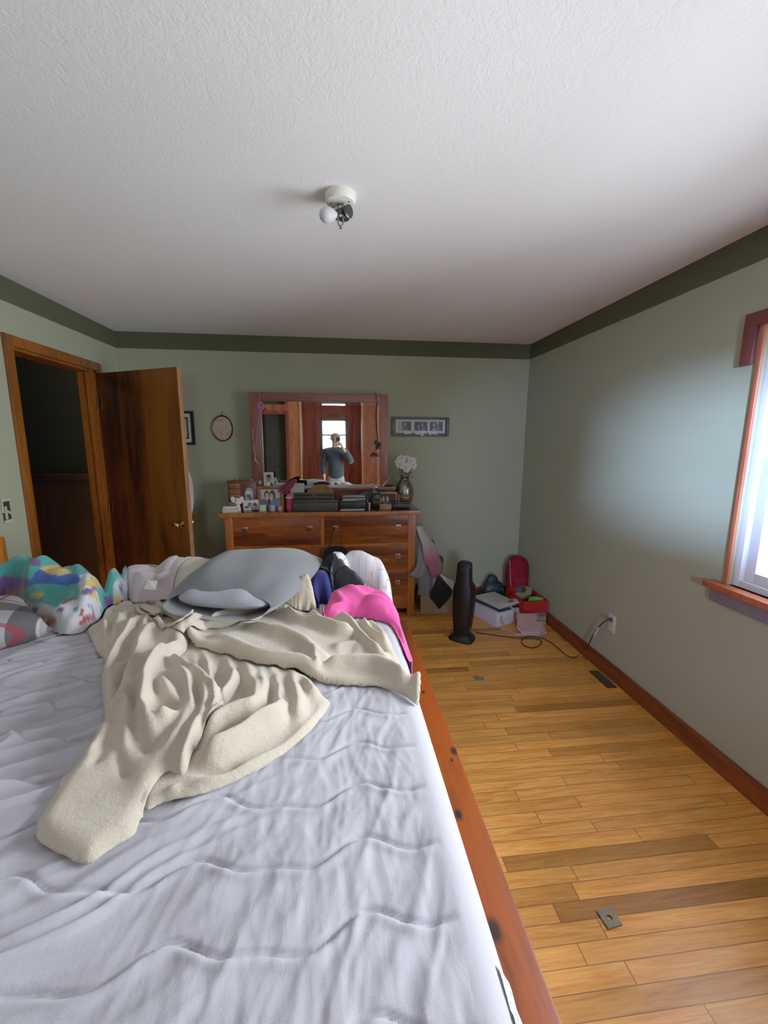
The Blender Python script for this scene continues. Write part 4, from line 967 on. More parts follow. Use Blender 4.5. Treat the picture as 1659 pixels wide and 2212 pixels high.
b = MB(); b.ell((.0, -.02, .075), .022, .012, .012); b.build('hand', plain('cfc8bd', .55), an); an.scale = (.85, .85, .85)
jb = thing('jewelry_box', 'upright wooden jewellery box with little drawers and an oval glass door', 'jewelry box', (float(ony(524, 1060, 3.59)[0]), 3.615, DT))
JW = wood('jewelry_box_wood', '40170b', '7a3617', 'x', 2., .35)
jh = .235; jw = .235
b = MB(); b.box(-jw/2, jw/2, -.03, .075, 0, jh, .003); b.box(-jw/2-.008, jw/2+.008, -.04, .08, jh, jh+.012, .003); b.build('case', JW, jb)
for k in range(3):
    b = MB(); z0 = .088+k*.047; b.box(-jw/2+.012, -.018, -.036, -.028, z0, z0+.042, .003); d_ = b.build('drawer', wood('jewelry_drawer_front', '6a3418', '94582c', 'x', 2., .4), jb)
    b = MB(); b.ell((-.062, -.039, z0+.021), .004, .005, .004, n=10, m_=6); b.build('knob', BRASS, d_)
b = MB(); b.box(.0, jw/2-.010, -.036, -.028, .02, jh-.01, .003); dd = b.build('door', JW, jb)
pic = picture(dd, .066, .125, [('8d9399', [(-1, 0), (1, 0), (1, .55), (-1, .6)]), ('b08a7e', disc(-.3, .85, .3, .1)), ('b77f70', disc(.4, .88, .35, .1)), ('40464c', disc(-.1, .42, .5, .12)), ('c7c9cc', disc(-.2, .68, .5, .12)), ('3c4348', disc(.35, .25, .35, .12))], -.0372, 'a9adb3', 'photo', True, .065)
pic.location = (.054, 0, 0)
for x, n_ in ((-.055, 'silver_compact'), (.065, 'silver_compact')):
    o = MB().lathe([(.024, 0), (.026, .005), (.022, .012), (.008, .017), (.001, .018)], n=20).build(n_, plain('c8c4bb', .2, 1.), None)
    o.location = (jb.location.x+x, 3.62, DT+jh+.012)
    tag(o, 'round silver compact on the jewellery box lid, '+('left one' if x < 0 else 'right one'), 'compact', 'silver compacts on the jewellery box')
bw = thing('photo_frame', 'small silver framed black-and-white photo leaning by the jewellery box', 'photo frame', (-.735, 3.54, DT), .05)
b = MB(); frame_bars(b, .128, .092, .006, .01); b.build('frame', plain('b9b9ba', .25, .8), bw)
picture(bw, .118, .084, [('c9c9ca', [(-1, 0), (1, 0), (1, 1), (-1, 1)]), ('3a3a3c', disc(-.15, .55, .3, .22)), ('6e6e70', disc(-.1, .5, .2, .2)), ('2b2b2c', disc(.55, .55, .28, .2)), ('8c8c8d', disc(.5, .3, .4, .16)), ('505052', disc(-.6, .3, .3, .16)), ('232324', disc(.1, .2, .1, .12))], -.003, 'a9a9aa', z0=.004)
o = MB().ell((0, 0, .007), .028, .014, .007).build('pebble', plain('17110f', .3), None); o.location = (-.70, 3.52, DT); tag(o, 'small dark polished stone on the dresser by the silver photo frame', 'stone')
wf = thing('photo_frame', 'brown wooden frame with a photo of a smiling couple, behind three small candles', 'photo frame', (-.575, 3.568, DT), .0)
wfw, wfh = 54*3.6/F, .205
WFW = wood('photo_frame_wood', '5a2a12', '8f5126', 'x', 2, .4)
b = MB(); frame_bars(b, wfw, wfh, .030, .018); b.build('frame', WFW, wf)
picture(wf, wfw-.055, wfh-.055, COUPLE, -.004, '6f7a6a', z0=.0275)
CAND = [(-.640, 3.52, .034, .052, 'b5b59a', 'pale green-white candle, leftmost of three before the couple photo'), (-.560, 3.525, .026, .046, 'a58f9b', 'lilac candle, middle one of three before the couple photo'), (-.498, 3.53, .021, .040, 'a08050', 'tan candle, rightmost of three before the couple photo')]
for x, y, r, h, c, lb in CAND:
    cd = thing('candle', lb, 'candle', (x, y, DT), 0, 'small candles before the couple photo')
    b = MB(); b.lathe([(r*.92, 0), (r, .004), (r, h*.75), (r*.92, h), (r*.7, h-.002), (.001, h-.005)], n=20); b.build('wax', plain(c, .45, var=.05), cd)
    b = MB(); b.tube([(0, 0, h-.006), (.001, 0, h+.004)], .001, 6); b.build('wick', DARK, cd)
pb_ = thing('spray_bottle', 'hot pink plastic bottle with white collar and straw on the dresser', 'bottle', (-.415, 3.575, DT))
PINKP = plain('c43a6c', .3, var=.08)
b = MB(); b.lathe([(.030, 0), (.034, .004), (.033, .03), (.035, .06), (.033, .085), (.036, .098)], n=24); b.build('bottle_body', PINKP, pb_)
b = MB(); b.lathe([(.036, .098), (.039, .101), (.039, .108), (.034, .111)], n=24); b.build('collar', plain('d9c9cb', .4), pb_)
b = MB(); b.lathe([(.030, .111), (.029, .135), (.022, .14), (.001, .141)], n=24); b.build('cap', plain('d6507e', .35), pb_)
b = MB(); b.tube([(0, 0, .14), (-.002, 0, .175)], .004, 8); b.build('straw', plain('b8aaa8', .35), pb_)
# items on the mirror shelf
SHZ = 1.150
def shelf_at(px, d=.05): v = ony(px, 1048, MYF-d); return (float(v[0]), MYF-d, SHZ)
pp = thing('portrait_photo', 'white bordered portrait snapshot standing on the mirror shelf', 'photo', shelf_at(581, .05), -.08)
b = MB(); b.box(-.042, .042, .0, .003, 0, .128); b.build('card', plain('c9c4ba', .5), pp, smooth=False)
picture(pp, .068, .112, [('a59d95', [(-1, 0), (1, 0), (1, 1), (-1, 1)]), ('d8d2cb', [(-.7, 0), (-.4, .35), (.2, .3), (.6, 0)]), ('1b1718', [(.4, 0), (.5, .3), (1, .2), (1, 0)]), ('2b1f1d', disc(0, .68, .52, .24)), ('8f6a5c', disc(-.05, .58, .42, .24)), ('241a18', disc(0, .80, .5, .12))], -.001, 'a59d95', z0=.008)
ov = thing('oval_frame', 'little oval silver picture frame beside the portrait snapshot on the mirror shelf', 'photo frame', shelf_at(595, .04))
b = MB(); b.loft([[(.023*k_*math.cos(2*PI*k/28), yy, .042+.042*k_*math.sin(2*PI*k/28)) for k in range(28)] for k_, yy in ((1, .004), (1, -.002), (.86, -.005), (.78, -.002))], False); b.build('frame', plain('b8bab9', .3, .8), ov)
picture(ov, .036, .068, [('6d7273', disc(0, .55, .5, .25))], -.0015, '909694', 'photo', True, .008)
cl = thing('folded_cloth', 'folded white and grey cloth lying on the mirror shelf with a hanging corner', 'cloth', shelf_at(625, .062))
b = MB(); b.box(-.125, .10, -.035, .035, .0, .018, .008, seg=3); b.box(-.11, .05, -.03, .03, .018, .040, .009, seg=3); b.build('fold', cloth('b9bab8'), cl)
b = MB(); b.loft([[(x, -.076+yy, z) for x in np.linspace(.02, .135, 8) for _ in (0,)] for z, yy in ((.042, .01), (.04, -.004), (.0, -.008), (-.04, -.010), (-.085, -.006))], False, False); b.loft([[(x, -.080+yy+.004, z) for x in np.linspace(.02, .135, 8)] for z, yy in ((.042, .01), (.04, -.002), (.0, -.006), (-.04, -.008), (-.085, -.004))], False, False)
b.build('hanging_corner', cloth('9b9b92'), cl)
fa, fb_ = Vector(tuple(ony(641, 1036, 3.575))), Vector(tuple(ony(603, 1062, 3.545))); rf = random.Random(5); b = MB()
for k in range(11):
    e_ = fb_+Vector((rf.uniform(-.015, .07), rf.uniform(-.012, .012), rf.uniform(-.025, .03)))
    m1 = fa.lerp(e_, .45)+Vector((rf.uniform(-.006, .006), rf.uniform(-.012, .008), rf.uniform(-.002, .016)))
    b.tube([Vector(v)-fb_ for v in spline([fa, m1, e_], 5)], [.006, .010, .013, .015, .017, .017, .015, .012, .009, .006, .002], 6, flat=.3)
o = b.build('feather_tuft', cloth('7a2a40', c2='521c2c', bump=.6), None); o.location = fb_; tag(o, 'dusky red feathery tuft drooping from the folded cloth above the candles', 'feathers')
# ---- middle group: boxes, cap, papers --------------------------------------------
CH = plain('38332f', .38, var=.15)
def case_box(name, label, x0, x1, y0, y1, z0, h, mat=CH, lidk=.3):
    r = thing(name, label, 'box', ((x0+x1)/2, (y0+y1)/2, z0)); w, d = (x1-x0)/2, (y1-y0)/2
    b = MB(); b.box(-w, w, -d, d, 0, h*(1-lidk)-.001, .004); b.build('box_body', mat, r)
    b = MB(); b.box(-w-.001, w+.001, -d-.001, d, h*(1-lidk)+.001, h, .005); b.build('lid', mat, r)
    b = MB(); b.box(-.012, .012, -d-.005, -d+.001, h*(1-lidk)-.014, h*(1-lidk)+.010, .002); b.build('clasp', plain('57504a', .35, .7), r); return r
xa, xb_ = float(onz(637, 1098, DT)[0]), float(onz(730, 1098, DT)[0])
case_box('storage_case', 'dark charcoal storage case, lower of the two stacked on the dresser', xa+.0, xb_, 3.50, 3.64, DT, .088, lidk=.25)
case_box('storage_case', 'dark charcoal flat case, upper of the two stacked on the dresser', xa+.006, xb_-.03, 3.51, 3.635, DT+.0885, .060, plain('2c2826', .3, var=.15), .4)
zc2 = DT+.0885+.0605
tcap = thing('suede_pouch', 'tan suede pouch with a ring lying on the stacked charcoal cases', 'pouch', (float(ony(692, 1050, 3.58)[0]), 3.578, zc2))
b = MB()
prof = [(-.115, .004), (-.10, .02), (-.07, .048), (-.03, .062), (.02, .066), (.06, .058), (.085, .038), (.10, .02), (.115, .004)]
rings = []
for k in range(9):
    yy = -.045+.09*k/8; s_ = math.sqrt(max(.02, 1-((k-4)/4.3)**2))
    rings.append([(x, yy, z*s_+.001) for x, z in prof]+[(x*.9, yy, .0) for x, z in prof[::-1]])
b.loft(rings, True); b.build('pouch_body', cloth('7d5a34', c2='6b4b2a', bump=.3), tcap, ang=70)
b = MB(); b.tube([Vector((.055+.02*math.cos(a), -.049, .028+.014*math.sin(a))) for a in np.linspace(0, 2*PI, 20)], .0022, 6); b.build('ring', plain('5a452b', .4, .5), tcap)
# white papers / tags tucked beside the case
gb = thing('green_box', 'dark green flat box in the middle of the dresser beside the charcoal cases', 'box', (float(onz(762, 1096, DT)[0]), 3.56, DT+.0125))
b = MB(); b.box(-.108, .108, -.06, .06, 0, .052, .004); b.build('box_body', plain('16241d', .35, var=.2), gb)
b = MB(); b.box(-.110, .110, -.062, .062, .053, .066, .004); b.build('lid', plain('1b2a22', .3, var=.2), gb)
bk = thing('book', 'grey-blue thin book lying under the dark green box', 'book', (float(onz(762, 1100, DT)[0])-.004, 3.545, DT), .02)
b = MB(); b.box(-.105, .105, -.072, .065, .0, .002); b.box(-.105, .105, -.072, .065, .0105, .0122); b.box(-.105, -.102, -.072, .065, .0, .0122); b.build('cover', plain('5f6a72', .4), bk, smooth=False)
b = MB(); b.box(-.101, .103, -.070, .063, .002, .0105); b.build('pages', plain('b9b9b2', .8), bk, smooth=False)
zz = DT+.0125+.0665
stack = [('paper_packet', 'red and cream paper packet on the green box', '9b8f84', .0, .094, .050, .012), ('magazine', 'pale grey magazine above the red and cream packet', '9aa09b', .012, .098, .055, .008), ('notebook', 'dark notebook above the pale magazine on the green box', '33383a', -.006, .092, .052, .014), ('envelope', 'grey-white envelope topmost on the green box stack', 'a9aeb0', .01, .095, .05, .006)]
for i, (n_, lb, c, dx, w, d, h) in enumerate(stack):
    o = MB().box(-w, w, -d, d, 0, h-.0006, .002).build(n_, plain(c, .5), None); o.location = (gb.location.x+dx, 3.555, zz); o.rotation_euler = (0, 0, (.06, -.05, .03, -.07)[i]); tag(o, lb, 'paper' if i != 2 else 'notebook')
    if i == 0:
        b = MB(); b.box(.03, w-.004, -d-.001, -d+.004, .001, h-.002, .0005); q = b.build('red_band', plain('8a2c2c', .5), o)
    zz += h
cp_ = thing('baseball_cap', 'dark olive-grey baseball cap lying between the papers and the water bottle', 'cap', (float(ony(797, 1075, 3.62)[0]), 3.615, DT))
CAPM = cloth('4a4d45', c2='3a3d37', bump=.3)
b = MB(); b.box(-.07, .07, -.03, .05, 0, .075, .01); b.build('crown_lining', CAPM, cp_)
b = MB(); b.lathe([(.085, .070), (.088, .085), (.082, .115), (.06, .140), (.03, .150), (.001, .152)], n=28, sx=1.05, sy=.8); b.build('crown', CAPM, cp_)
b = MB(); 
br = [[(-.07-.09*u+.0, .065*math.sin(a)*(1-.35*u), .085-.03*u-.02*abs(math.sin(a))*u) for a in np.linspace(-1.4, 1.4, 11)] for u in np.linspace(0, 1, 5)]
b.loft(br, False, False); b.loft([[(x, y, z-.004) for x, y, z in r_] for r_ in br], False, False); b.build('brim', CAPM, cp_)
# bottles
def lotion(name, label, x, y, r, h, c, cap, capc):
    r_ = thing(name, label, 'bottle', (x, y, DT)); b = MB(); b.lathe([(r*.9, 0), (r, .004), (r, h*.62), (r*.8, h*.68), (r*.55, h*.70)], n=18); b.build('bottle_body', plain(c, .15, var=.1), r_)
    b = MB(); b.lathe([(r*.7, h*.70), (r*.7, h*.98), (r*.6, h), (.0005, h)], n=18); b.build('cap', plain(capc, .25), r_)
xx = lambda px, py=1100: float(onz(px, py, DT)[0])
lotion('perfume_bottle', 'tall dark blue bottle left of the clear water bottle on the dresser', xx(793), 3.50, .014, .140, '15183a', .6, '0d0e1e')
lotion('nail_polish', 'slim dark red bottle with silver label beside the water bottle', xx(801.5), 3.53, .009, .110, '4a0e1c', .6, '300a14')
o = MB().box(-.0065, .0065, -.004, .004, 0, .062, .001).build('lip_gloss', plain('b9b4b6', .2, .3), None); o.location = (xx(797.5), 3.495, DT); tag(o, 'slim silver-white tube standing between two small dark bottles', 'cosmetic tube')
CLEAR = NT('clear_plastic'); CLEAR.base((.95, .97, .97)) if False else None
CLEAR.b.inputs['Base Color'].default_value = (.9, .93, .93, 1); CLEAR.set(.06, 0, .5); CLEAR.b.inputs['Transmission Weight'].default_value = 1; CLEAR.b.inputs['IOR'].default_value = 1.25
nzc = CLEAR.noise(CLEAR.obj(), 60, 2); CLEAR.bump(nzc, .08, .002)
wb = thing('water_bottle', 'clear plastic water bottle with a green label and no lid liquid', 'bottle', (xx(812), 3.50, DT))
wb['label'] = 'clear plastic water bottle with a dark label standing at the dresser front'
b = MB(); b.lathe([(.028, 0), (.033, .004), (.034, .012), (.0315, .020), (.0335, .028), (.0315, .036), (.0335, .044), (.031, .054), (.0325, .066), (.028, .078), (.0325, .09), (.034, .10), (.034, .135), (.030, .158), (.020, .178), (.0135, .186), (.0135, .196)], n=32, cap=False); b.build('bottle_body', CLEAR.m, wb)
b = MB(); b.lathe([(.0345, .100), (.0345, .134)], n=32, cap=False); b.build('label', plain('3a4f45', .4, var=.3, sc=80), wb)
b = MB(); b.lathe([(.0148, .190), (.0148, .204), (.001, .205)], n=20); b.build('cap', plain('c6cfd2', .3), wb)
# right group
pf = thing('photo_frame', 'light wooden frame with a photo of two people on black, right of the water bottle', 'photo frame', (float(ony(836, 1075, 3.60)[0])+.0, 3.60, DT), -.06)
fw_, fh_ = .180, .140
b = MB(); frame_bars(b, fw_, fh_, .014, .014); b.build('frame', wood('light_oak_frame', '7a4a24', 'b07a45', 'x', 2, .4), pf)
picture(pf, fw_-.026, fh_-.026, [('4a5f92', [(-.45, 0), (-.3, .35), (.0, .42), (.3, .3), (.55, 0)]), ('3f4d78', [(.0, 0), (.1, .36), (.35, .38), (.6, .2), (.7, 0)]), ('b07f70', disc(-.42, .56, .16, .22)), ('b58878', disc(.05, .60, .17, .22)), ('8a6a5e', disc(-.75, .45, .14, .25)), ('6f655f', disc(-.42, .74, .15, .08)), ('6f655f', disc(.05, .78, .15, .08)), ('4b3b3a', disc(-.8, .2, .15, .2))], -.003, '17120f', z0=.013)
cb_ = thing('wooden_box', 'tiny honey-coloured wooden box before the framed photo of two people', 'box', (float(onz(830, 1096, DT)[0]), 3.535, DT), -.08)
b = MB(); b.box(-.050, .050, -.026, .026, 0, .030, .003); b.build('box_body', wood('honey_box', '7a5523', 'ad8442', 'x', 2, .4), cb_)
b = MB(); b.box(-.051, .051, -.027, .027, .031, .042, .003); b.build('lid', wood('honey_box_lid', '8a6430', 'b98f4d', 'x', 2, .4), cb_)
bb = thing('jewelry_tray', 'black lacquered footed trinket case at the right end of the dresser', 'box', (float(onz(867, 1098, DT)[0])-.005, 3.555, DT), -.10)
BLK = plain('191c20', .3, var=.25)
b = MB(); b.box(-.078, .078, -.045, .045, .008, .046, .006); b.build('box_body', BLK, bb)
b = MB(); b.box(-.083, .083, -.049, .049, .047, .062, .006); b.build('lid', plain('22262a', .25, var=.25), bb)
for s1 in (-1, 1):
    for s2 in (-1, 1): b = MB(); b.ell((s1*.066, s2*.034, .005), .009, .009, .006, n=10, m_=6); b.build('foot', BLK, bb)
ls = thing('lipstick', 'pink lipstick standing on the black trinket case beside the vase', 'lipstick', (float(ony(861, 1078, 3.57)[0]), 3.57, DT+.0622))
b = MB(); b.lathe([(.010, 0), (.010, .028), (.0085, .030), (.0085, .04)], n=16); b.build('tube', plain('8a3a52', .3), ls)
b = MB(); b.lathe([(.007, .04), (.007, .052), (.004, .062), (.001, .063)], n=16); b.build('lip_color', plain('b0557a', .4), ls)
dish = thing('silver_dish', 'small silver dish on the right end of the mirror shelf', 'dish', shelf_at(842, .05))
b = MB(); b.lathe([(.018, 0), (.02, .004), (.034, .016), (.036, .018), (.033, .017), (.018, .007), (.001, .006)], n=24); b.build('bowl', plain('c4c1b8', .2, 1.), dish)
br_ = thing('makeup_brush', 'long pale makeup brush leaning on the right end of the mirror shelf', 'brush', shelf_at(826, .09))
b = MB(); b.tube([(0, 0, .004), (.045, .03, .052)], .004, 8); b.build('handle', plain('c9c5c0', .35), br_)
b = MB(); b.tube([(.045, .03, .052), (.062, .041, .070)], [.0045, .005], 8); b.build('ferrule', plain('8f6f63', .3, .6), br_)
b = MB(); b.tube([(.062, .041, .070), (.075, .05, .084), (.085, .056, .094)], [.006, .008, .002], 8); b.build('bristles', cloth('8a7a72'), br_)
# vase
vs_ = thing('vase', 'round two-tone vase, silver above and brown below, at the right of the mirror', 'vase', (float(ony(874, 1060, 3.66)[0]), 3.665, DT))
pr = [(.040, 0), (.050, .004), (.066, .035), (.078, .075), (.083, .115)]
pu = [(.083, .115), (.0835, .135), (.080, .165), (.068, .20), (.050, .228), (.038, .245), (.037, .258), (.042, .266), (.038, .262), (.034, .25), (.034, .22)]
t = NT('vase_lower_glaze'); p = t.obj(); z_ = t.sep(p)[2]; t.base(t.mix(t.noise(t.mapping(p, (1, 1, 3)), 14, 3), lin('4d3120'), lin('7d5334'))); t.set(.35, .2, .5)
b = MB(); b.lathe(pr, n=36, cap=True); b.build('lower_body', t.m, vs_, ang=180)
b = MB(); b.lathe(pu, n=36, cap=False); b.build('upper_body', plain('79776c', .24, .9, var=.12), vs_, ang=180)
PET = plain('cfcac6', .6, var=.08); PETC = plain('bdb27c', .7); LEAF = plain('2b3a22', .55, var=.3)
heads = [(-.045, -.05, .385, .046), (.005, -.06, .355, .050), (.065, -.03, .375, .046), (.02, .01, .425, .045), (-.03, .02, .43, .040), (.075, .03, .41, .042), (-.06, .0, .405, .036), (.045, -.045, .41, .030)]
for i, (x, y, z, r) in enumerate(heads):
    fl = thing('daisy', ['white daisy low at the left of the vase bouquet', 'white daisy drooping at the front of the vase bouquet', 'white daisy at the right of the vase bouquet', 'white daisy at the top of the vase bouquet', 'white daisy at the back left of the vase bouquet top', 'white daisy at the back right of the vase bouquet', 'small white daisy at the far left of the vase bouquet', 'smallest white daisy tucked in the middle of the vase bouquet'][i], 'flower', (vs_.location.x+x, vs_.location.y+y, DT+z), 0, 'white daisies in the vase')
    nrm = Vector((x*5, -1.1+y*3, (z-.34)*7)).normalized(); Q = nrm.to_track_quat('Z', 'Y').to_matrix()
    b = MB(); rnd_ = random.Random(i)
    for L_ in range(2):
        for k in range(15):
            a = 2*PI*(k+L_*.5)/15+rnd_.uniform(-.08, .08); rr_ = r*(1 if L_ == 0 else .72)*rnd_.uniform(.88, 1.08); w_ = .0062
            d_ = Vector((math.cos(a), math.sin(a), 0)); s_ = Vector((-d_.y, d_.x, 0)); up = .004+L_*.006
            P_ = [d_*.004+s_*w_*.4, d_*rr_*.55+s_*w_+Vector((0, 0, up)), d_*rr_*.9+s_*w_*.7+Vector((0, 0, up*.6)), d_*rr_+Vector((0, 0, up*.3)), d_*rr_*.9-s_*w_*.7+Vector((0, 0, up*.6)), d_*rr_*.55-s_*w_+Vector((0, 0, up)), d_*.004-s_*w_*.4]
            b.faces([Q @ v for v in P_], [tuple(range(7))])
    b.build('petals', PET, fl, smooth=False)
    b = MB(); b.ell((0, 0, 0), r*.24, r*.24, r*.14, n=14, m_=8); bmesh.ops.transform(b.bm, matrix=Q.to_4x4() @ Matrix.Translation((0, 0, .008)), verts=b.bm.verts); b.build('flower_center', PETC, fl)
    b = MB(); e_ = Vector((-x*.8, -y*.8, -z+.20)); b.tube([Vector((0, 0, -.002)), -nrm*.02+Vector((0, 0, -.01)), e_*.6, e_], .0022, 6); b.build('stem', LEAF, fl)
    b = MB()
    for k in range(3):
        a = rnd_.uniform(0, 6.28); o_ = e_*(.35+.2*k); d_ = Vector((math.cos(a), math.sin(a)-.4, .5)).normalized(); s_ = d_.cross(Vector((0, 0, 1))).normalized()*.012; L2_ = .055
        b.faces([o_, o_+d_*L2_*.4+s_, o_+d_*L2_*.8+s_*.7, o_+d_*L2_+Vector((0, 0, -.012)), o_+d_*L2_*.8-s_*.7, o_+d_*L2_*.4-s_], [(0, 1, 2, 3, 4, 5)])
    b.build('leaves', LEAF, fl, smooth=False)
# ---- hangings on the mirror -----------------------------------------------------
def mf(px, py, d=.012): v = ony(px, py, MYF-d); return Vector([float(q) for q in v])
ro = thing('dried_rose', 'dried dark red rose hanging upside down at the mirror right edge', 'flower', mf(814, 848))
L0 = ro.location
b = MB(); b.tube([mf(806, 847, -.02)-L0, mf(812, 850)-L0, mf(815, 870)-L0, mf(813, 900)-L0, mf(815, 935)-L0, mf(818, 965)-L0, mf(811, 974)-L0], .0032, 7); b.build('stem', plain('3f3324', .8), ro)
b = MB(); c = mf(810, 979, .03)-L0
for k in range(16):
    a = k*2.4; r = .010+.0022*k; d_ = Vector((math.cos(a), math.sin(a)*.8, 0)); bz = Vector((0, 0, -.006*(k % 4)))
    s_ = Vector((-d_.y, d_.x, 0))*(.012+.001*k); q0 = c+d_*r*.4+bz
    b.faces([q0-s_*.5, q0+s_*.5, c+d_*r+s_+Vector((0, 0, -.024)), c+d_*(r*1.35)+Vector((0, 0, -.034)), c+d_*r-s_+Vector((0, 0, -.024))], [(0, 1, 2, 3, 4)])
b.ell(c+Vector((0, 0, -.012)), .028, .024, .020); b.build('bloom', cloth('6b1f2b', c2='45121b', bump=.5), ro, smooth=False)
b = MB()
for k, (px, py) in enumerate(((813, 950), (816, 960), (820, 955))):
    o_ = mf(px, py, .02)-L0; b.faces([o_, o_+Vector((-.014, -.006, -.02)), o_+Vector((-.008, -.01, -.045)), o_+Vector((.010, -.006, -.04)), o_+Vector((.014, 0, -.015))], [(0, 1, 2, 3, 4)])
b.build('leaves', plain('26221a', .8), ro, smooth=False)
b = MB(); b.tube([mf(806, 988, .03)-L0, mf(806, 996, .03)-L0], .0025, 6); b.ell(mf(806, 998, .03)-L0, .004, .004, .008, n=8, m_=6); b.build('drop_charm', plain('b9a98f', .25, .8), ro)
pf_ = thing('hair_bow', 'pink ribbon bow with long strings hanging at the mirror top left', 'ribbon', mf(562, 848)); L0 = pf_.location
b = MB(); b.tube([mf(561, 848)-L0, mf(561, 870)-L0], .0018, 6); b.tube([mf(562, 885)-L0, mf(556, 930)-L0, mf(551, 985)-L0], .0016, 6); b.tube([mf(560, 885)-L0, mf(561, 930)-L0, mf(563, 972)-L0], .0014, 6); b.build('strings', plain('9d8190', .6), pf_)
b = MB()
for s1, px, py in ((-1, 558, 880), (1, 567, 881), (1, 563, 886), (-1, 560, 873)): b.ell(mf(px, py, .02)-L0, .020, .010, .013, Matrix.Rotation(s1*.5, 3, 'Y'), n=12, m_=8)
b.build('bow', cloth('a85d80', c2='8a4a69'), pf_)
nk = thing('bead_necklace', 'string of small pale beads hanging down the mirror frame left side', 'necklace', mf(544, 905)); L0 = nk.location
b = MB(); pts = [mf(543, 905), mf(545, 925), mf(547, 945), mf(550, 970), mf(552, 995)]; b.tube([q-L0 for q in pts], .0014, 6); b.build('cord', plain('6a4b33', .7), nk)
b = MB()
for k in range(18):
    q = pts[1].lerp(pts[4], k/17.)+Vector((.004*math.sin(k), -.003, 0))-L0; b.ell(q, .0045, .0045, .0045+(k % 3)*.001, n=8, m_=6)
for k in range(5): b.ell(mf(551+k*1.5, 990+k*3, .015)-L0, .005, .005, .006, n=8, m_=6)
b.build('beads', plain('b9a48c', .3, .2), nk)
sn = thing('snowflake_ornament', 'white snowflake ornament hanging on the mirror frame lower left', 'ornament', mf(561, 1042, .02)); L0 = sn.location
b = MB()
for k in range(6):
    a = PI/3*k+PI/6; d_ = Vector((math.cos(a), 0, math.sin(a))); b.tube([d_*.002, d_*.021], .0022, 6)
    for s1 in (-1, 1): e_ = Vector((math.cos(a+s1*.7), 0, math.sin(a+s1*.7))); b.tube([d_*.012, d_*.012+e_*.009], .0017, 6)
b.build('snowflake', plain('c8c4b9', .5), sn)
b = MB(); b.tube([(0, 0, .021), (0, .006, .05)], .0012, 6); b.build('hook', plain('8a8378', .4, .6), sn)
# ================================================================== WALLS, CEILING AND FLOOR THINGS
# ---- ceiling light ------------------------------------------------------------
lc = onz(735, 420, HT)
lt = thing('ceiling_light', 'bare ceiling light: white round base, black double socket and one bulb', 'ceiling light', (float(lc[0]), float(lc[1]), HT))
CRM = plain('d9d6cc', .4, var=.05); BLKP = plain('17181a', .28, var=.2); PEW = plain('6f6a60', .35, .9)
b = MB(); b.lathe([(.088, 0), (.090, -.010), (.088, -.034), (.080, -.046), (.072, -.048), (.001, -.048)], n=40); b.build('canopy', CRM, lt)
b = MB()
for a in (2.4, 3.1, .1, -.5): b.cyl((.055*math.cos(a), .055*math.sin(a)-.0, -.0475), (.055*math.cos(a), .055*math.sin(a), -.050), .005, n=10)
b.build('screw_slot', plain('3a3733', .6), lt)
b = MB()
for s1 in (-1, 1): b.tube([(s1*.012, 0, -.046), (s1*.012, 0, -.10), (s1*.014, -.022, -.105), (s1*.014, -.026, -.165), (s1*.004, -.024, -.178)], .005, 8, flat=.6)
b.tube([(0, -.024, -.172), (0, -.024, -.190)], .007, 10); b.box(-.02, .02, -.006, .006, -.052, -.046, .001); b.build('stem', PEW, lt)
sa = Vector((-.82, -.42, -.26)).normalized(); so0 = Vector((.028, .012, -.098))
b = MB(); b.tube([so0-sa*.014, so0-sa*.012, so0, so0+sa*.028, so0+sa*.030, so0+sa*.056, so0+sa*.058], [.004, .032, .034, .035, .028, .029, .022], 26)
b.build('socket', BLKP, lt)
b = MB(); sb2 = Vector((.030, -.006, -.094)); b.tube([sb2, sb2+Vector((.018, -.02, -.004)), sb2+Vector((.02, -.022, -.004))], [.032, .034, .022], 22); b.build('socket', BLKP, lt)
b = MB(); bo = so0+sa*.056; prof = [(.015, 0), (.017, .010), (.026, .024), (.036, .042), (.041, .062), (.039, .082), (.030, .098), (.015, .108), (.001, .110)]
Q = sa.to_track_quat('Z', 'Y').to_matrix()
b.loft([[bo+Q @ Vector((r*math.cos(2*PI*k/28), r*math.sin(2*PI*k/28), z)) for k in range(28)] for r, z in prof], True)
t = NT('frosted_bulb'); t.base(t.mix(t.noise(t.obj(), 20, 2), lin('b4b6ba'), lin('c2c4c7'))); t.set(.5, 0, .25)
b.build('bulb', t.m, lt, ang=180)
lt.scale = (.64, .64, .64)
# ---- pictures on the back wall -----------------------------------------------------
BKF = plain('17191a', .35, var=.2); MATW = plain('b9b9b6', .7, var=.04)
def wallpt(px, py, d=.012): v = ony(px, py, YB-d); return Vector([float(q) for q in v])
a_, c_ = wallpt(846, 901), wallpt(969, 942)
w3, h3 = c_.x-a_.x, a_.z-c_.z+.006
t3 = thing('photo_frame', 'black frame with three small photos and the words live laugh love', 'photo frame', ((a_.x+c_.x)/2, YB-.013, (a_.z+c_.z)/2-h3/2))
b = MB(); b.box(-w3/2, w3/2, 0, .012, 0, h3, .002); frame_bars(b, w3, h3, .024, .024); b.build('frame', BKF, t3)
b = MB(); mw, mh = w3-.075, h3*.70; mz = h3*.165
b.box(-mw/2, mw/2, -.003, -.0005, mz, mz+mh); b.build('mat_board', MATW, t3, smooth=False)
pw_, ph_ = mw*.265, mh*.68
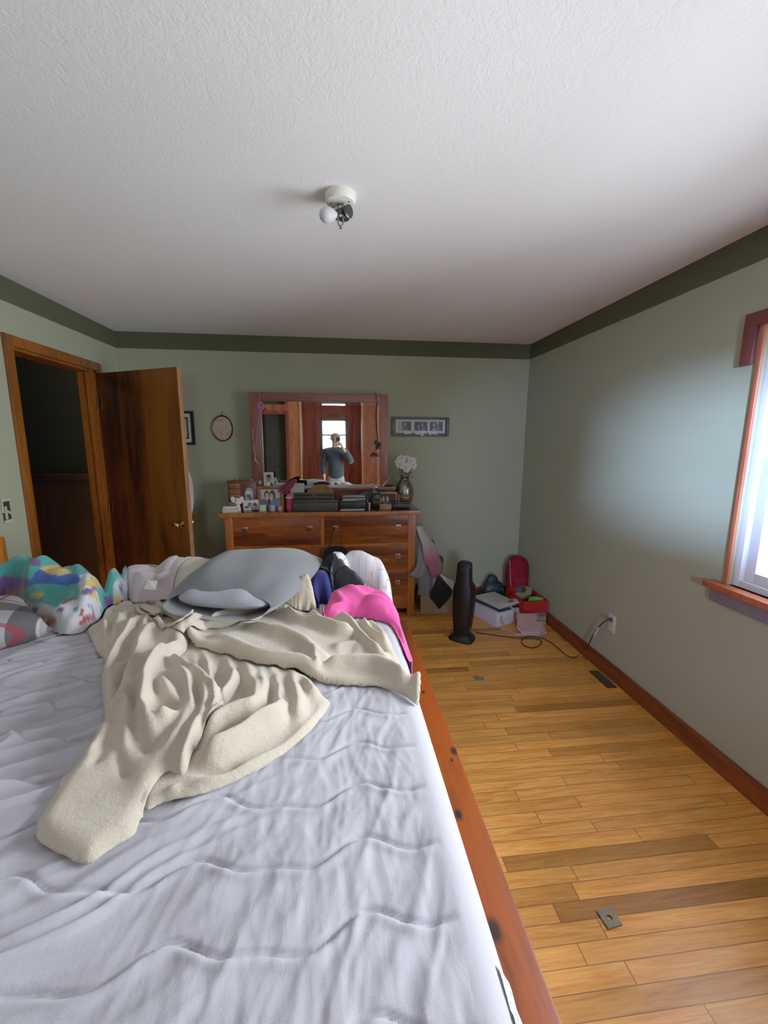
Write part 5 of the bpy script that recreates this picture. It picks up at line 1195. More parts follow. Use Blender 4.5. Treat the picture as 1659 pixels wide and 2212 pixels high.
SH = [[('8f8b86', [(-1, 0), (-.5, 0), (-.45, 1), (-1, 1)]), ('b2aea8', [(-.55, 0), (-.42, 0), (-.36, 1), (-.5, 1)]), ('39406a', [(-.1, 0), (.0, .5), (.35, .65), (.6, .4), (.6, 0)]), ('a39a92', disc(.08, .72, .14, .18)), ('8a8078', [(-.3, .1), (-.2, .6), (-.1, .6), (-.1, .1)])],
      [('3c68a0', [(.1, 0), (.15, .4), (.35, .6), (.6, .45), (.7, 0)]), ('a98f84', disc(.2, .68, .14, .14)), ('9a8a84', disc(-.35, .45, .12, .18)), ('7a7478', [(-.45, 0), (-.35, .3), (-.15, .25), (-.1, 0)])],
      [('2f66a0', [(-.15, 0), (-.05, .5), (.15, .68), (.5, .55), (.55, 0)]), ('a99488', disc(.18, .82, .17, .17)), ('a39188', disc(-.38, .66, .18, .22)), ('8f857a', [(-.65, 0), (-.5, .35), (-.25, .35), (-.12, 0)])]]
for i in range(3):
    pc = picture(t3, pw_, ph_, SH[i], -.0035, '1b1b1d', z0=mz+mh*.17); pc.location.x = (-mw*.322, 0.003, mw*.322)[i]
def text_mesh(s, size, name, mat, parent, loc, ext=.001, sx=1.):
    cu = bpy.data.curves.new(name, 'FONT'); cu.body = s; cu.size = size; cu.extrude = ext; cu.align_x = 'CENTER'; cu.space_character = .86
    o = bpy.data.objects.new(name, cu); COL.objects.link(o)
    me = bpy.data.meshes.new_from_object(o.evaluated_get(bpy.context.evaluated_depsgraph_get())); bpy.data.objects.remove(o)
    me.transform(Matrix.Rotation(PI/2, 4, 'X') @ Matrix.Scale(sx, 4, (1, 0, 0))); me.name = name
    q = mesh_obj(name, me, mat, parent, False); q.location = loc; return q
WH = plain('e4e3df', .5, var=.03)
for i, s in enumerate(('live', 'laugh', 'love')):
    q = text_mesh(s, .058, 'lettering', WH, t3, ((-.115, .0, .115)[i]*w3/.53, -.0155, .016)); q['label'] = 'white word '+s
# oval plaque
oc = wallpt(481, 927)
op = thing('wall_plaque', 'oval picture of a pale cottage scene in a dark rim on the back wall', 'picture', (oc.x, YB-.004, oc.z-.105))
b = MB(); ow, oh = .088, .112
b.loft([[(ow*k_*math.cos(2*PI*k/40), yy, .112+oh*k_*math.sin(2*PI*k/40)) for k in range(40)] for k_, yy in ((1.0, .004), (1.02, -.012), (.98, -.018), (.90, -.014), (.88, -.008))], True)
b.build('rim', wood('dark_plaque_rim', '1f110b', '3f2517', 'z', 2, .4), op)
t = NT('faded_cottage_print'); p = t.obj()
t.base(t.mix(t.math('GREATER_THAN', t.noise(p, 24, 3), .55), t.ramp(t.noise(p, 14, 4, .6, 1.), [(.3, lin('6f5f50')), (.5, lin('a08f76')), (.7, lin('c6b493'))]), lin('a58a7a'))); t.set(.35, 0, .5)
b = MB(); b.faces([(ow*.89*math.cos(2*PI*k/40), -.0145-.003*math.sin(PI*(k % 2)), .112+oh*.89*math.sin(2*PI*k/40)) for k in range(40)], [tuple(range(40))])
b.build('print', t.m, op, smooth=False)
b = MB(); b.tube([(.004, -.004, .225), (.004, -.006, .258)], .0028, 6); b.build('nail', plain('3a3530', .5, .6), op)
# black framed certificate half hidden by the door
r_, tp, bt = wallpt(418, 925).x+.008, wallpt(412, 888).z, wallpt(418, 961).z
bfh = tp-bt
bf = thing('picture_frame', 'black framed print with a double mat, half hidden behind the open door', 'picture', (r_-.17, YB-.012, bt))
b = MB(); frame_bars(b, .34, bfh, .022, .022); b.build('frame', BKF, bf)
b = MB(); b.box(-.15, .15, 0, .004, .02, bfh-.02); b.build('mat_board', MATW, bf, smooth=False)
b = MB(); b.box(-.120, .120, -.002, 0, .052, bfh-.052); b.build('inner_mat', plain('1e1c1a', .6), bf, smooth=False)
picture(bf, .212, bfh-.132, [('8a8c86', disc(.5, .5, .1, .03)), ('77797a', disc(.5, .35, .12, .02)), ('7d807a', disc(.5, .65, .15, .02)), ('70726e', disc(.4, .2, .05, .03))], -.003, 'a3a59e', 'print', z0=.066)
# robe behind the door
b = MB(); rr_ = []
for k in range(9):
    z = 1.36-.42*k/8; wob = .012*math.sin(k*1.3)
    rr_.append([(.50+.268*u+(.010 if k > 1 else .0)*max(0, u-.6)*1.2+wob*.4*u, .062+.035*math.sin(6*u+k*.5)+.02*u, z) for u in np.linspace(0, 1, 9)]+[(.50+.268*u, .045, z) for u in np.linspace(1, 0, 9)])
b.loft(rr_, True); ob = b.build('robe', cloth('a9a7ad', bump=.3), None, ang=180)
Md = Matrix.Translation(d1.location) @ Matrix.Rotation(d1.rotation_euler.z, 4, 'Z'); ob.data.transform(Md); recenter(ob); tag(ob, 'pale lilac-white robe hanging on the back of the open door', 'robe')
# broken outlet in the left wall
sv = onx(13, 1103, XL)
sw = thing('switch_plate', 'switch opening in the left wall with its cover missing and ragged white edges', 'switch', (XL, float(sv[1]), float(sv[2])-.06))
b = MB(); b.box(0, .004, -.026, .026, .006, .114); b.build('back_box', plain('17150f', .8), sw, smooth=False)
for bx_ in ((.003, .009, -.030, .026, .112, .128), (.003, .008, -.024, .030, -.008, .008), (.003, .007, -.032, -.022, .05, .111)):
    b = MB(); b.box(*bx_, .001); b.build('torn_plaster', plain('a5a492', .9, var=.3, bump=.8), sw, smooth=False)
b = MB(); b.box(.004, .012, -.018, -.006, .012, .085, .001); M_ = Matrix.Translation((.008, .006, .05)) @ Matrix.Rotation(-.6, 4, 'X'); b.box(-.004, .004, -.02, .02, -.006, .006, .001, M_); b.build('switch_body', plain('9a9987', .6, var=.2), sw)
# ---- tower heater -----------------------------------------------------------------
fb = onz(1001, 1383, 0)
fan = thing('tower_heater', 'black tower heater with a slim neck standing on the oak floor', 'heater', (float(fb[0]), float(fb[1])+.03, 0), math.radians(-38))
HM = plain('0b0d11', .5, spec=.25, var=.15); HG = plain('060607', .42, var=.2); 
def hsec(z, w, f, bk, pw=.6, n=28):
    pts = []
    for k in range(n):
        a = 2*PI*k/n; ca, sa_ = math.cos(a), math.sin(a)
        x = w*math.copysign(abs(ca)**pw, ca); y = (f if sa_ < 0 else bk)*math.copysign(abs(sa_)**(.35 if sa_ < 0 else .8), sa_)
        pts.append((x, y, z))
    return pts
b = MB(); b.loft([hsec(0, .098, .085, .105, .9), hsec(.012, .100, .088, .108, .9), hsec(.022, .092, .080, .10, .9), hsec(.034, .070, .066, .080, .8), hsec(.05, .062, .062, .07, .7)], True); b.build('base', HM, fan)
b = MB(); b.loft([hsec(.045, .060, .060, .065), hsec(.10, .066, .062, .080), hsec(.20, .074, .066, .104), hsec(.30, .078, .068, .118), hsec(.38, .078, .066, .122), hsec(.43, .074, .062, .112), hsec(.455, .068, .058, .085), hsec(.47, .062, .056, .050), hsec(.52, .058, .052, .042), hsec(.60, .055, .048, .040), hsec(.625, .052, .045, .038), hsec(.635, .040, .035, .030)], True); b.build('housing', HM, fan, ang=60)
b = MB(); V = []; n_ = 9
for j in range(n_+1):
    z = .13+.47*j/n_; w = .045+.006*math.sin(PI*j/n_); y = -(.0635+.005*math.sin(PI*min(1, z/.5)))-.001 if z < .45 else -(.060-.075*(z-.45))
    V += [(-w, y+.004, z), (-w*.5, y-.003, z), (w*.5, y-.003, z), (w, y+.004, z)]
b.faces(V, [(4*j+i, 4*j+i+1, 4*j+i+5, 4*j+i+4) for j in range(n_) for i in range(3)]); b.build('front_grille', HG, fan)
b = MB()
for i, x in enumerate((-.012, .0, .012)): b.cyl((x, -.054, .585), (x, -.057, .585), .004, n=12)
b.build('button', plain('6b2a24', .4), fan)
b = MB(); b.box(.062, .0665, -.03, .03, .100, .110, .001); b.box(.062, .0668, -.03, .028, .083, .093, .001); b.build('badge', plain('5b5f66', .4, .4), fan)
# cord
out = onx(1322, 1346, XR); oy, oz = float(out[1]), float(out[2])
od = thing('outlet', 'white double outlet on the right wall with a black plug in it', 'outlet', (XR, oy, oz-.06))
b = MB(); b.box(-.006, 0, -.036, .036, 0, .120, .003); b.build('face_plate', plain('b5b3a6', .5, var=.1), od)
b = MB()
for z in (.036, .084): b.box(-.008, -.004, -.017, .017, z-.015, z+.015, .004)
b.build('socket', plain('a09e92', .5), od)
def fl(px, py, z=.005): v = onz(px, py, z); return Vector([float(q) for q in v])
cr = thing('power_cord', 'black heater cord looping over the floor up to the right wall outlet', 'cord', (1.2, 2.9, 0)); L0 = cr.location
path = [fl(1027, 1366), fl(1060, 1371), fl(1100, 1376), fl(1130, 1378), fl(1160, 1380), fl(1170, 1387), fl(1160, 1397), fl(1145, 1399), fl(1130, 1392), fl(1127, 1382, .010), fl(1140, 1375, .013), fl(1170, 1378, .008), fl(1200, 1395), fl(1220, 1413), fl(1240, 1420), fl(1256, 1410)]
q1 = onx(1270, 1394, XR-.04); q2 = onx(1281, 1372, XR-.035); q3 = onx(1297, 1350, XR-.045); q4 = onx(1312, 1339, XR-.04)
path += [Vector([float(v) for v in q]) for q in (q1, q2, q3, q4)]
sp_ = [Vector(v) for v in spline([tuple(v) for v in path], 8)]
b = MB(); b.tube([q-L0 for q in sp_], .0042, 8); b.build('cable', plain('0e0d0d', .45, var=.2), cr)
b = MB(); pq = Vector([float(v) for v in q4]); b.tube([pq-L0, pq+Vector((.012, -.004, .006))-L0, Vector((XR-.008, oy, oz+.024))-L0], [.009, .012, .013], 12); b.build('plug', plain('0e0d0d', .4), cr)
b = MB(); a1 = Vector([float(v) for v in onx(1284, 1372, XR-.037)]); a2 = Vector([float(v) for v in onx(1293, 1355, XR-.043)]); b.tube([a1-L0, a2-L0], .012, 8, flat=.35); o = b.build('warning_tag', plain('c4c2bd', .5), cr); o['label'] = 'white paper tag on the cord'
# floor vent
vc = onz(1318, 1466, 0)
fv = thing('floor_vent', 'small dark metal floor register beside the right baseboard', 'floor vent', (float(vc[0])-.055, float(vc[1]), 0))
b = MB(); b.box(-.034, .034, -.10, .10, 0, .003, .001); b.build('frame', plain('3a332b', .45, .5), fv)
b = MB()
for k in range(9): b.box(-.024, .024, -.084+.021*k-.004, -.084+.021*k+.004, .003, .005, .0008)
b.build('louvers', plain('5a5245', .45, .6, var=.3), fv)
def washer(name, label, px, py, s, hole, rz):
    v = onz(px, py, 0); n = 24; b = MB()
    sq = [(s*max(-1, min(1, 1.42*math.cos(2*PI*k/n+PI/4*0))), s*max(-1, min(1, 1.42*math.sin(2*PI*k/n)))) for k in range(n)]
    b.loft([[(x, y, 0) for x, y in sq], [(x, y, .006) for x, y in sq], [(hole*math.cos(2*PI*k/n), hole*math.sin(2*PI*k/n), .006) for k in range(n)], [(hole*math.cos(2*PI*k/n), hole*math.sin(2*PI*k/n), 0) for k in range(n)]], False)
    o = b.build(name, plain('6d6356', .5, .65, var=.35, sc=90, bump=.4), None); o.location = (float(v[0]), float(v[1]), .0003); o.rotation_euler = (0, 0, rz); return tag(o, label, 'metal plate')
washer('square_washer', 'square rusty metal washer with a round hole on the near oak floor', 1316, 1985, .0265, .0085, .12)
b = MB(); v = onz(1035, 1466, 0); b.prism([(-.03, -.02), (.026, -.026), (.034, .012), (.008, .016), (.004, .028), (-.034, .022)], 0, .004); o = b.build('metal_scrap', plain('84807a', .4, .6, var=.3, sc=90), None); o.location = (float(v[0]), float(v[1]), .0003); tag(o, 'small grey metal scrap on the oak floor beside the bed foot', 'metal plate')
# ---- corner heap : boxes, bags --------------------------------------------------------
A, B_, C_ = [Vector([float(q) for q in onz(px, py, 0)]) for px, py in ((1072, 1356), (1029, 1322), (1117, 1343))]
wbx = thing('cardboard_box', 'white flat carton under papers beside the tower heater', 'box', A, math.atan2((C_-A).y, (C_-A).x))
bl, bd_, bh = (C_-A).length+.02, .33, .125
WC = plain('b6b4bb', .6, var=.05)
b = MB(); b.box(0, bl, 0, bd_, 0, bh*.97, .003); b.build('box_body', WC, wbx)
b = MB(); b.box(-.003, bl+.003, -.003, .012, bh*.55, bh, .002); b.build('lid_flap', plain('c3c1c8', .6, var=.05), wbx)
top = wbx.location+Vector((0, 0, bh))
def on_box(dx, dy, dz, name, label, cat, size, c, rz, mat=None):
    R_ = Matrix.Rotation(wbx.rotation_euler.z, 3, 'Z'); p_ = wbx.location+R_ @ Vector((dx, dy, 0)); p_.z = dz
    w, d, h = size; b = MB(); b.box(-w/2, w/2, -d/2, d/2, 0, h, .002)
    o = b.build(name, mat or plain(c, .6, var=.06), None); o.location = p_; o.rotation_euler = (0, 0, wbx.rotation_euler.z+rz); return tag(o, label, cat)
on_box(bl*.52, .16, bh+.001, 'binder', 'dark green binder between the white carton and the papers', 'binder', (.21, .29, .018), '17211f', .06)
on_box(bl*.55, .16, bh+.020, 'notebook', 'pale notebook block on the dark green binder', 'notebook', (.205, .27, .018), 'a3a09a', .02)
pg = NT('printed_newsletter'); p = pg.obj(); s_ = pg.sep(p); vv = pg.n.new('ShaderNodeTexVoronoi'); pg.link(pg.mapping(p, (1, 2.2, 1)), vv.inputs['Vector']); vv.inputs['Scale'].default_value = 22
pg.base(pg.mix(.45, lin('b4b3ac'), pg.ramp(vv.outputs['Color'], [(.2, lin('8f9a96')), (.55, lin('bdbbb2')), (.9, lin('a99184'))]))); pg.set(.45, 0, .4)
o = on_box(bl*.56, .165, bh+.039, 'newsletter', 'printed newsletter sheets, topmost on the white carton', 'papers', (.235, .315, .004), 'b4b3ac', -.02, pg.m)
b = MB(); V = []; 
for j in range(7):
    u = j/6
    for i in (0, 1): V.append((-.10+.26*i+.02*u, -.165+.10*u*1.0, .006+.012*math.sin(PI*u)+.002*i))
b.faces(V, [(2*j, 2*j+1, 2*j+3, 2*j+2) for j in range(6)]); q = b.build('loose_page', plain('b5b0a8', .5, var=.1), o); 
b = MB(); b.box(.02, .075, -.14, -.118, .0225, .0235); q = b.build('black_sticker', DARK, o, smooth=False)
# red lidded cardboard box
D_, E_ = [Vector([float(q) for q in onz(px, py, 0)]) for px, py in ((1112, 1352), (1180, 1341))]
RBX = (1.552, XR-.018); 
rb = thing('cardboard_box', 'open carton with a red upper band holding clothes and shoes in the corner', 'box', (RBX[0], 3.17, 0), 0)
rw, rd, rh = RBX[1]-RBX[0]-.008, .35, .215
CARD = plain('8d7257', .8, var=.1); REDP = plain('9a120f', .5, var=.08)
b = MB(); b.box(0, rw, 0, .006, 0, rh*.55); b.box(0, rw, rd-.006, rd, 0, rh*.55); b.box(0, .006, .006, rd-.006, 0, rh*.55); b.box(rw-.006, rw, .006, rd-.006, 0, rh*.55); b.box(.006, rw-.006, .006, rd-.006, 0, .006); b.build('box_body', CARD, rb, smooth=False)
b = MB(); b.box(-.006, rw+.006, -.006, 0, rh*.5, rh); b.box(-.006, rw+.006, rd, rd+.006, rh*.5, rh); b.box(-.006, 0, 0, rd, rh*.5, rh); b.box(rw, rw+.006, 0, rd, rh*.5, rh); b.box(0, rw, 0, rd, rh*.54, rh*.56); b.build('red_tray', REDP, rb, smooth=False)
b = MB(); b.ell((rw*.82, -.0005, rh*.40), .042, .0012, .016, n=20, m_=6); q = b.build('oval_logo', plain('3f4a68', .6), rb); q['label'] = 'blue oval printed on the carton'
g_ = Vector([float(q) for q in ony(1166, 1292, 3.37)])
b = MB(); b.loft([[(x*s_, y*s_, z) for x, y in ((-.085, -.02), (-.03, -.05), (.05, -.04), (.10, -.01), (.06, .04), (-.05, .04))] for s_, z in ((1.0, -.05), (1.05, -.01), (.95, .012), (.6, .022), (.1, .026))], True); o = b.build('green_cloth', cloth('3fbf2a', c2='2f9a20', bump=.2), None); o.location = (1.685, 3.245, .200); o.scale = (.75, .75, .8); tag(o, 'bright lime green cloth folded on top of the red-banded carton', 'cloth')
s_v = Vector([float(q) for q in ony(1128, 1287, 3.40)])
sh = thing('shoe', 'tan suede ankle shoe lying in the red-banded carton', 'shoe', s_v+Vector((.0, .01, -.02)), .25)
b = MB(); SUE = cloth('8d7145', c2='75593a', bump=.3)
b.loft([[(x, y*w, zt if k < 2 else zb) for k, (y, zb) in enumerate(((-.030, 0), (.030, 0), (.030, 0), (-.030, 0)))] for x, w, zt, zb in ((-.10, .7, .018, 0), (-.07, 1, .035, 0), (-.02, 1.05, .040, 0), (.02, 1., .055, 0), (.05, .9, .085, 0), (.085, .85, .088, 0), (.10, .6, .070, 0))], True)
b.build('upper', SUE, sh, ang=80)
b = MB(); b.prism([(-.105, -.015), (-.08, -.032), (.0, -.03), (.09, -.026), (.103, 0), (.09, .026), (0, .03), (-.08, .032), (-.105, .015)], -.012, 0); b.build('sole', plain('5b4a33', .8), sh)
# dark cloth in the carton
b = MB(); b.loft([[(x*s_, y*s_, z) for x, y in ((-.055, -.05), (0, -.06), (.05, -.05), (.058, .0), (.05, .06), (-.01, .065), (-.055, .05))] for s_, z in ((1.0, 0), (1.04, .03), (.9, .05), (.5, .06), (.1, .064))], True)
o = b.build('dark_cloth', cloth('22262a', c2='15181b', bump=.5), None); o.location = (XR-.095, 3.46, .175); tag(o, 'dark grey cloth bundled behind the lime green cloth in the carton', 'cloth')
# red backpack
pc_ = Vector([float(q) for q in ony(1117, 1240, 3.62)])
bp = thing('backpack', 'dark red rounded backpack standing upright in the room corner', 'backpack', (pc_.x, 3.62, pc_.z-.17), .15)
RED = cloth('80131f', c2='620d17', sc=500, bump=.25, sheen=0)
def bsec(z, w, d): return [(w*math.copysign(abs(math.cos(a))**.75, math.cos(a)), d*math.copysign(abs(math.sin(a))**.75, math.sin(a)), z) for a in np.linspace(0, 2*PI, 33)[:-1]]
b = MB(); b.loft([bsec(0, .085, .06), bsec(.015, .094, .07), bsec(.08, .102, .078), bsec(.17, .108, .08), bsec(.25, .104, .074), bsec(.30, .088, .062), bsec(.33, .064, .045), bsec(.345, .034, .025), bsec(.349, .006, .005)], True); b.build('bag_body', RED, bp, ang=80)
b = MB(); b.loft([[(x, y-.055, z) for x, y, z in bsec(zz_, w_, d_)] for zz_, w_, d_ in ((.02, .05, .02), (.03, .072, .038), (.09, .078, .044), (.15, .074, .04), (.175, .055, .022))], True); b.build('front_pocket', cloth('861724', c2='69101b', sc=500, bump=.25, sheen=0), bp, ang=80)
b = MB(); b.tube([(-.088, .0, .315), (-.100, -.035, .24), (-.098, -.045, .15), (-.090, -.045, .05)], .004, 8); b.build('zipper', plain('8f7d80', .4, .3), bp)
b = MB(); b.box(-.13, .13, -.07, .07, -.145, -.0, .02); 
hb2 = thing('tote_bag', 'crimson and black soft bag under the red backpack', 'bag', (pc_.x+.03, 3.66, 0))
zb_ = pc_.z-.17
b.bm.free(); b = MB(); b.loft([bsec(0, .13, .07), bsec(.06, .135, .075), bsec(zb_-.03, .125, .07), bsec(zb_-.002, .09, .05)], True); b.build('bag_body', cloth('4a1420', c2='22090f', bump=.4), hb2, ang=80)
# teal bag
tv = Vector([float(q) for q in ony(1072, 1285, 3.68)])
tl = thing('teal_bag', 'dark teal slouchy bag with a silver buckle against the back wall', 'bag', (tv.x-.03, 3.70, 0))
TEAL = plain('081a20', .5, var=.3, sc=30, bump=.3)
b = MB(); b.loft([bsec(0, .12, .07), bsec(.06, .125, .075), bsec(.13, .115, .07), bsec(.19, .085, .05), bsec(.215, .05, .03)], True)
b.loft([[(x-.01+.0*z, y, z+.19) for x, y, z in bsec(zz_, w_, d_)] for zz_, w_, d_ in ((0, .05, .035), (.04, .055, .035), (.075, .04, .03), (.088, .012, .01))], True); b.build('bag_body', TEAL, tl, ang=70)
b = MB(); b.tube([(.045, -.055, .20), (.085, -.068, .13), (.13, -.06, .06)], .011, 8, flat=.3); b.build('strap', plain('1f4450', .4), tl)
b = MB(); b.box(.045, .068, -.068, -.060, .175, .190, .002, Matrix.Rotation(-.0, 4, 'Y')); b.box(.066, .084, -.076, -.068, .142, .152, .002); b.build('buckle', plain('d9d9d6', .15, 1.), tl)
# pink purse
pv = onz(1150, 1372, 0)
pu_ = thing('purse', 'dusty pink handbag slumped on the floor with its strap over the white carton', 'purse', (float(pv[0]), float(pv[1])+.05, 0), -.1)
PK = cloth('9c7a70', c2='8a685f', sc=120, bump=.35, sheen=.1)
b = MB(); b.loft([[(x, y, z) for x, y, z in [(w*math.copysign(abs(math.cos(a))**.6, math.cos(a))+ox, d*math.copysign(abs(math.sin(a))**.7, math.sin(a))+oy_, zz_) for a in np.linspace(0, 2*PI, 33)[:-1]]] for zz_, w, d, ox, oy_ in ((0, .105, .055, .02, -.01), (.012, .112, .060, .02, -.01), (.04, .11, .058, .015, .0), (.08, .10, .045, -.005, .015), (.12, .088, .030, -.02, .03), (.145, .078, .016, -.025, .035), (.150, .074, .006, -.025, .036))], True)
b.build('bag_body', PK, pu_, ang=70)
b = MB(); b.tube([(.10, -.05, .02), (.02, -.07, .03), (-.09, -.065, .03), (-.115, -.04, .06), (-.10, .0, .10)], .008, 8, flat=.5); b.build('piping', plain('b08d84', .5), pu_)
b = MB()
for k in range(7): b.tube([Vector((.02+.014*k+.010*math.cos(a), .005-.012*(k % 2), .118-.002*k+.009*math.sin(a))) for a in np.linspace(0, 2*PI, 12)], .0022, 6)
b.box(.04, .12, -.02, -.014, .105, .112, .002); b.ell((.12, -.05, .022), .012, .008, .009); b.build('clasp_chain', plain('b5aa96', .25, .9), pu_)
PKL = pu_.location; Ri = Matrix.Rotation(-pu_.rotation_euler.z, 3, 'Z')
def lp(v): return Ri @ (Vector([float(q) for q in v])-PKL)
b = MB(); b.tube([lp(ony(1128, 1330, 3.10)), lp(ony(1105, 1312, 3.20)), lp(ony(1085, 1298, 3.33))], .008, 8, flat=.3)
b.tube([lp(v) for v in spline([tuple(onz(px, py, z)) for px, py, z in ((1082, 1330, .10), (1086, 1345, .06), (1100, 1362, .010), (1115, 1370, .009), (1135, 1371, .010), (1165, 1374, .012))], 5)], .009, 8, flat=.3)
b.build('strap', plain('a98d82', .5, var=.1), pu_)
# cardboard box with clothes right of the dresser
bxa = onz(908, 1326, 0); bxb = onz(978, 1323, 0)
cb2 = thing('cardboard_box', 'brown carton on the floor right of the dresser below the hanging clothes', 'box', (float(bxa[0]), float(bxa[1]), 0))
wbb = float(bxb[0]-bxa[0])+.02
b = MB(); b.box(0, wbb, 0, .006, 0, .20); b.box(0, wbb, .25, .256, 0, .20); b.box(0, .006, .006, .25, 0, .20); b.box(wbb-.006, wbb, .006, .25, 0, .20); b.box(.006, wbb-.006, .006, .25, 0, .006); b.build('box_body', CARD, cb2, smooth=False)
b = MB(); b.faces([(0, .0, .20), (wbb, .0, .20), (wbb, -.03, .13), (0.1, -.03, .13)], [(0, 1, 2, 3)]); b.build('flap', CARD, cb2, smooth=False)
# clothes hung over the dresser's right side : each a draped shell following the photo outline, standing out from the dresser
def drape(name, label, cat, left, right, mat, Y0, bulge=.03, folds=4, amp=.008, thick=.014, n=22, mcols=None, base=None):
    """left and right outlines (pixels, top to bottom) at depth Y0"""
    Lp = spline(left, 6); Rp = spline(right, 6); N = 26
    def samp(Pp, u): k = u*(len(Pp)-1); i = min(int(k), len(Pp)-2); return Pp[i]*(1-(k-i))+Pp[i+1]*(k-i)
    fr_, bk_ = [], []
    for j in range(N+1):
        u = j/N; a, c = samp(Lp, u), samp(Rp, u); r1, r2 = [], []
        for i in range(n+1):
            s = i/n; q = a*(1-s)+c*s; out_ = bulge*math.sin(PI*s)**.7+amp*math.sin(folds*2*PI*s+2.2*u+len(name))*math.sin(PI*s)**.5*(.3+.7*u)
            yd = (q[2] if len(q) > 2 else Y0)
            v = ony(q[0], q[1], yd-out_); r1.append(tuple(v)); r2.append((v[0], v[1]+thick+bulge*.6*math.sin(PI*s), v[2]))
        fr_.append(r1); bk_.append(r2)
    b = MB(); b.loft([f_+g_[::-1] for f_, g_ in zip(fr_, bk_)], True)
    o = b.build(name, mat, None, ang=180); recenter(o); return tag(o, label, cat)
drape('hanging_garment', 'black garment hanging behind the pink ombre sweater', 'clothing', [(925, 1160, 3.74), (930, 1180, 3.74), (938, 1205, 3.73), (940, 1232, 3.72)], [(938, 1168, 3.74), (946, 1198, 3.74), (958, 1205, 3.73), (956, 1236, 3.72)], cloth('141215'), 3.74, folds=1)
drape('sweatshirt', 'blue-grey sweatshirt hanging with a cuffed sleeve at the dresser right end', 'sweatshirt', [(900, 1145, 3.52), (903, 1180, 3.47), (900, 1222, 3.395), (885, 1243, 3.385), (902, 1250, 3.46), (903, 1285, 3.50)], [(915, 1148, 3.56), (922, 1190, 3.56), (936, 1225, 3.54), (938, 1245, 3.53), (934, 1268, 3.53), (928, 1288, 3.53)], cloth('7b7d88', c2='666873', bump=.3), 3.5, bulge=.05, folds=3, amp=.014)
t = NT('ombre_knit'); p = t.obj(); z_ = t.sep(p)[2]; f_ = t.math('MULTIPLY', t.math('ADD', z_, t.math('MULTIPLY', t.noise(p, 12, 3), .05)), 1/.45)
wvk = t.math('SINE', t.math('MULTIPLY', t.sep(p)[0], 500)); t.base(t.ramp(f_, [(.38, lin('8f525f')), (.55, lin('a0707a')), (.72, lin('a29a98')), (1, lin('b3aeac'))])); t.set(.95, 0, .1)
t.bump(t.math('ADD', t.math('MULTIPLY', wvk, .5), t.noise(p, 200, 2)), .4, .004)
OMB = t.m
drape('ombre_sweater', 'pink to grey ombre knit sweater hanging at the dresser right end', 'sweater', [(899, 1137, 3.44), (903, 1152, 3.43), (912, 1180, 3.42), (917, 1217, 3.41), (924, 1222, 3.41), (932, 1247, 3.40)], [(914, 1136, 3.52), (920, 1150, 3.52), (938, 1175, 3.50), (950, 1205, 3.49), (956, 1226, 3.48), (945, 1247, 3.44)], OMB, 3.45, bulge=.03, folds=2, amp=.008)
drape('hanging_cloth', 'black cloth hanging to a point over the brown carton', 'cloth', [(946, 1242, 3.41), (938, 1262, 3.40), (928, 1288, 3.40), (940, 1305, 3.40), (947, 1316, 3.40)], [(950, 1242, 3.42), (962, 1257, 3.41), (978, 1278, 3.40), (966, 1300, 3.40), (949, 1316, 3.40)], cloth('0c0b0e', sc=200), 3.4, bulge=.012, folds=1, amp=.004)
o = drape('paper_bag', 'white paper gift bag with grey print between the black cloth and the heater', 'bag', [(950, 1240, 3.56), (955, 1252, 3.55), (960, 1268, 3.54), (968, 1282, 3.53)], [(966, 1249, 3.58), (980, 1257, 3.58), (979, 1270, 3.57), (974, 1284, 3.55)], NT('x').m, 3.5, bulge=.01, folds=1, amp=.002)
t = NT('printed_gift_bag'); vv = t.n.new('ShaderNodeTexVoronoi'); t.link(t.obj(), vv.inputs['Vector']); vv.inputs['Scale'].default_value = 60
t.base(t.ramp(vv.outputs['Distance'], [(.2, lin('6f7474')), (.4, lin('b3b5b4'))])); t.set(.5, 0, .4); o.data.materials[0] = t.m
drape('white_cloth', 'narrow strip of white cloth between the sweatshirt and the black cloth', 'cloth', [(938, 1245, 3.47), (934, 1265, 3.47), (930, 1285, 3.46)], [(946, 1243, 3.46), (942, 1265, 3.45), (934, 1288, 3.45)], cloth('b4b6bd'), 3.45, bulge=.006, folds=1, amp=.002)
# ================================================================== THE PHOTOGRAPHER (seen in the mirror) AND THE PHONE
PX, PY = -.045, -.34
ph = thing('smartphone', 'dark smartphone held up in front of the photographer face', 'phone', (.0, -.018, 1.475))
b = MB(); b.box(-.036, .036, -.004, .004, 0, .146, .003); b.build('phone_body', plain('121316', .3, var=.2), ph)
b = MB(); b.box(-.028, -.002, .004, .006, .108, .138, .002); 
b.build('camera_bump', plain('1b1c1f', .25), ph)
def skin_obj(name, chains, mat, parent, root=0, sub=2):
    """chains : lists of (x,y,z,r); a chain starting with an int continues from that vertex"""
    V, E, Rr = [], [], []
    for ch in chains:
        prev = None
        for it in ch:
            if isinstance(it, int): prev = it; continue
            V.append(it[:3]); Rr.append(it[3:]); i = len(V)-1
            if prev is not None: E.append((prev, i))
            prev = i
    me = bpy.data.meshes.new(name); me.from_pydata([Vector(v)-(parent_loc if parent_loc else Vector((0, 0, 0))) for v in V], E, [])
    o = bpy.data.objects.new(name, me); COL.objects.link(o); me.materials.append(mat)
    md = o.modifiers.new('skin', 'SKIN'); md.use_smooth_shade = True; md.branch_smoothing = .3
    for i, r in enumerate(Rr):
        sv = me.skin_vertices[0].data[i]; sv.radius = (r[0], r[1] if len(r) > 1 else r[0]); sv.use_root = (i == root)
    ms = o.modifiers.new('sub', 'SUBSURF'); ms.levels = sub; ms.render_levels = sub
    if parent is not None: o.parent = parent
    return o
parent_loc = Vector((PX, PY, 0))
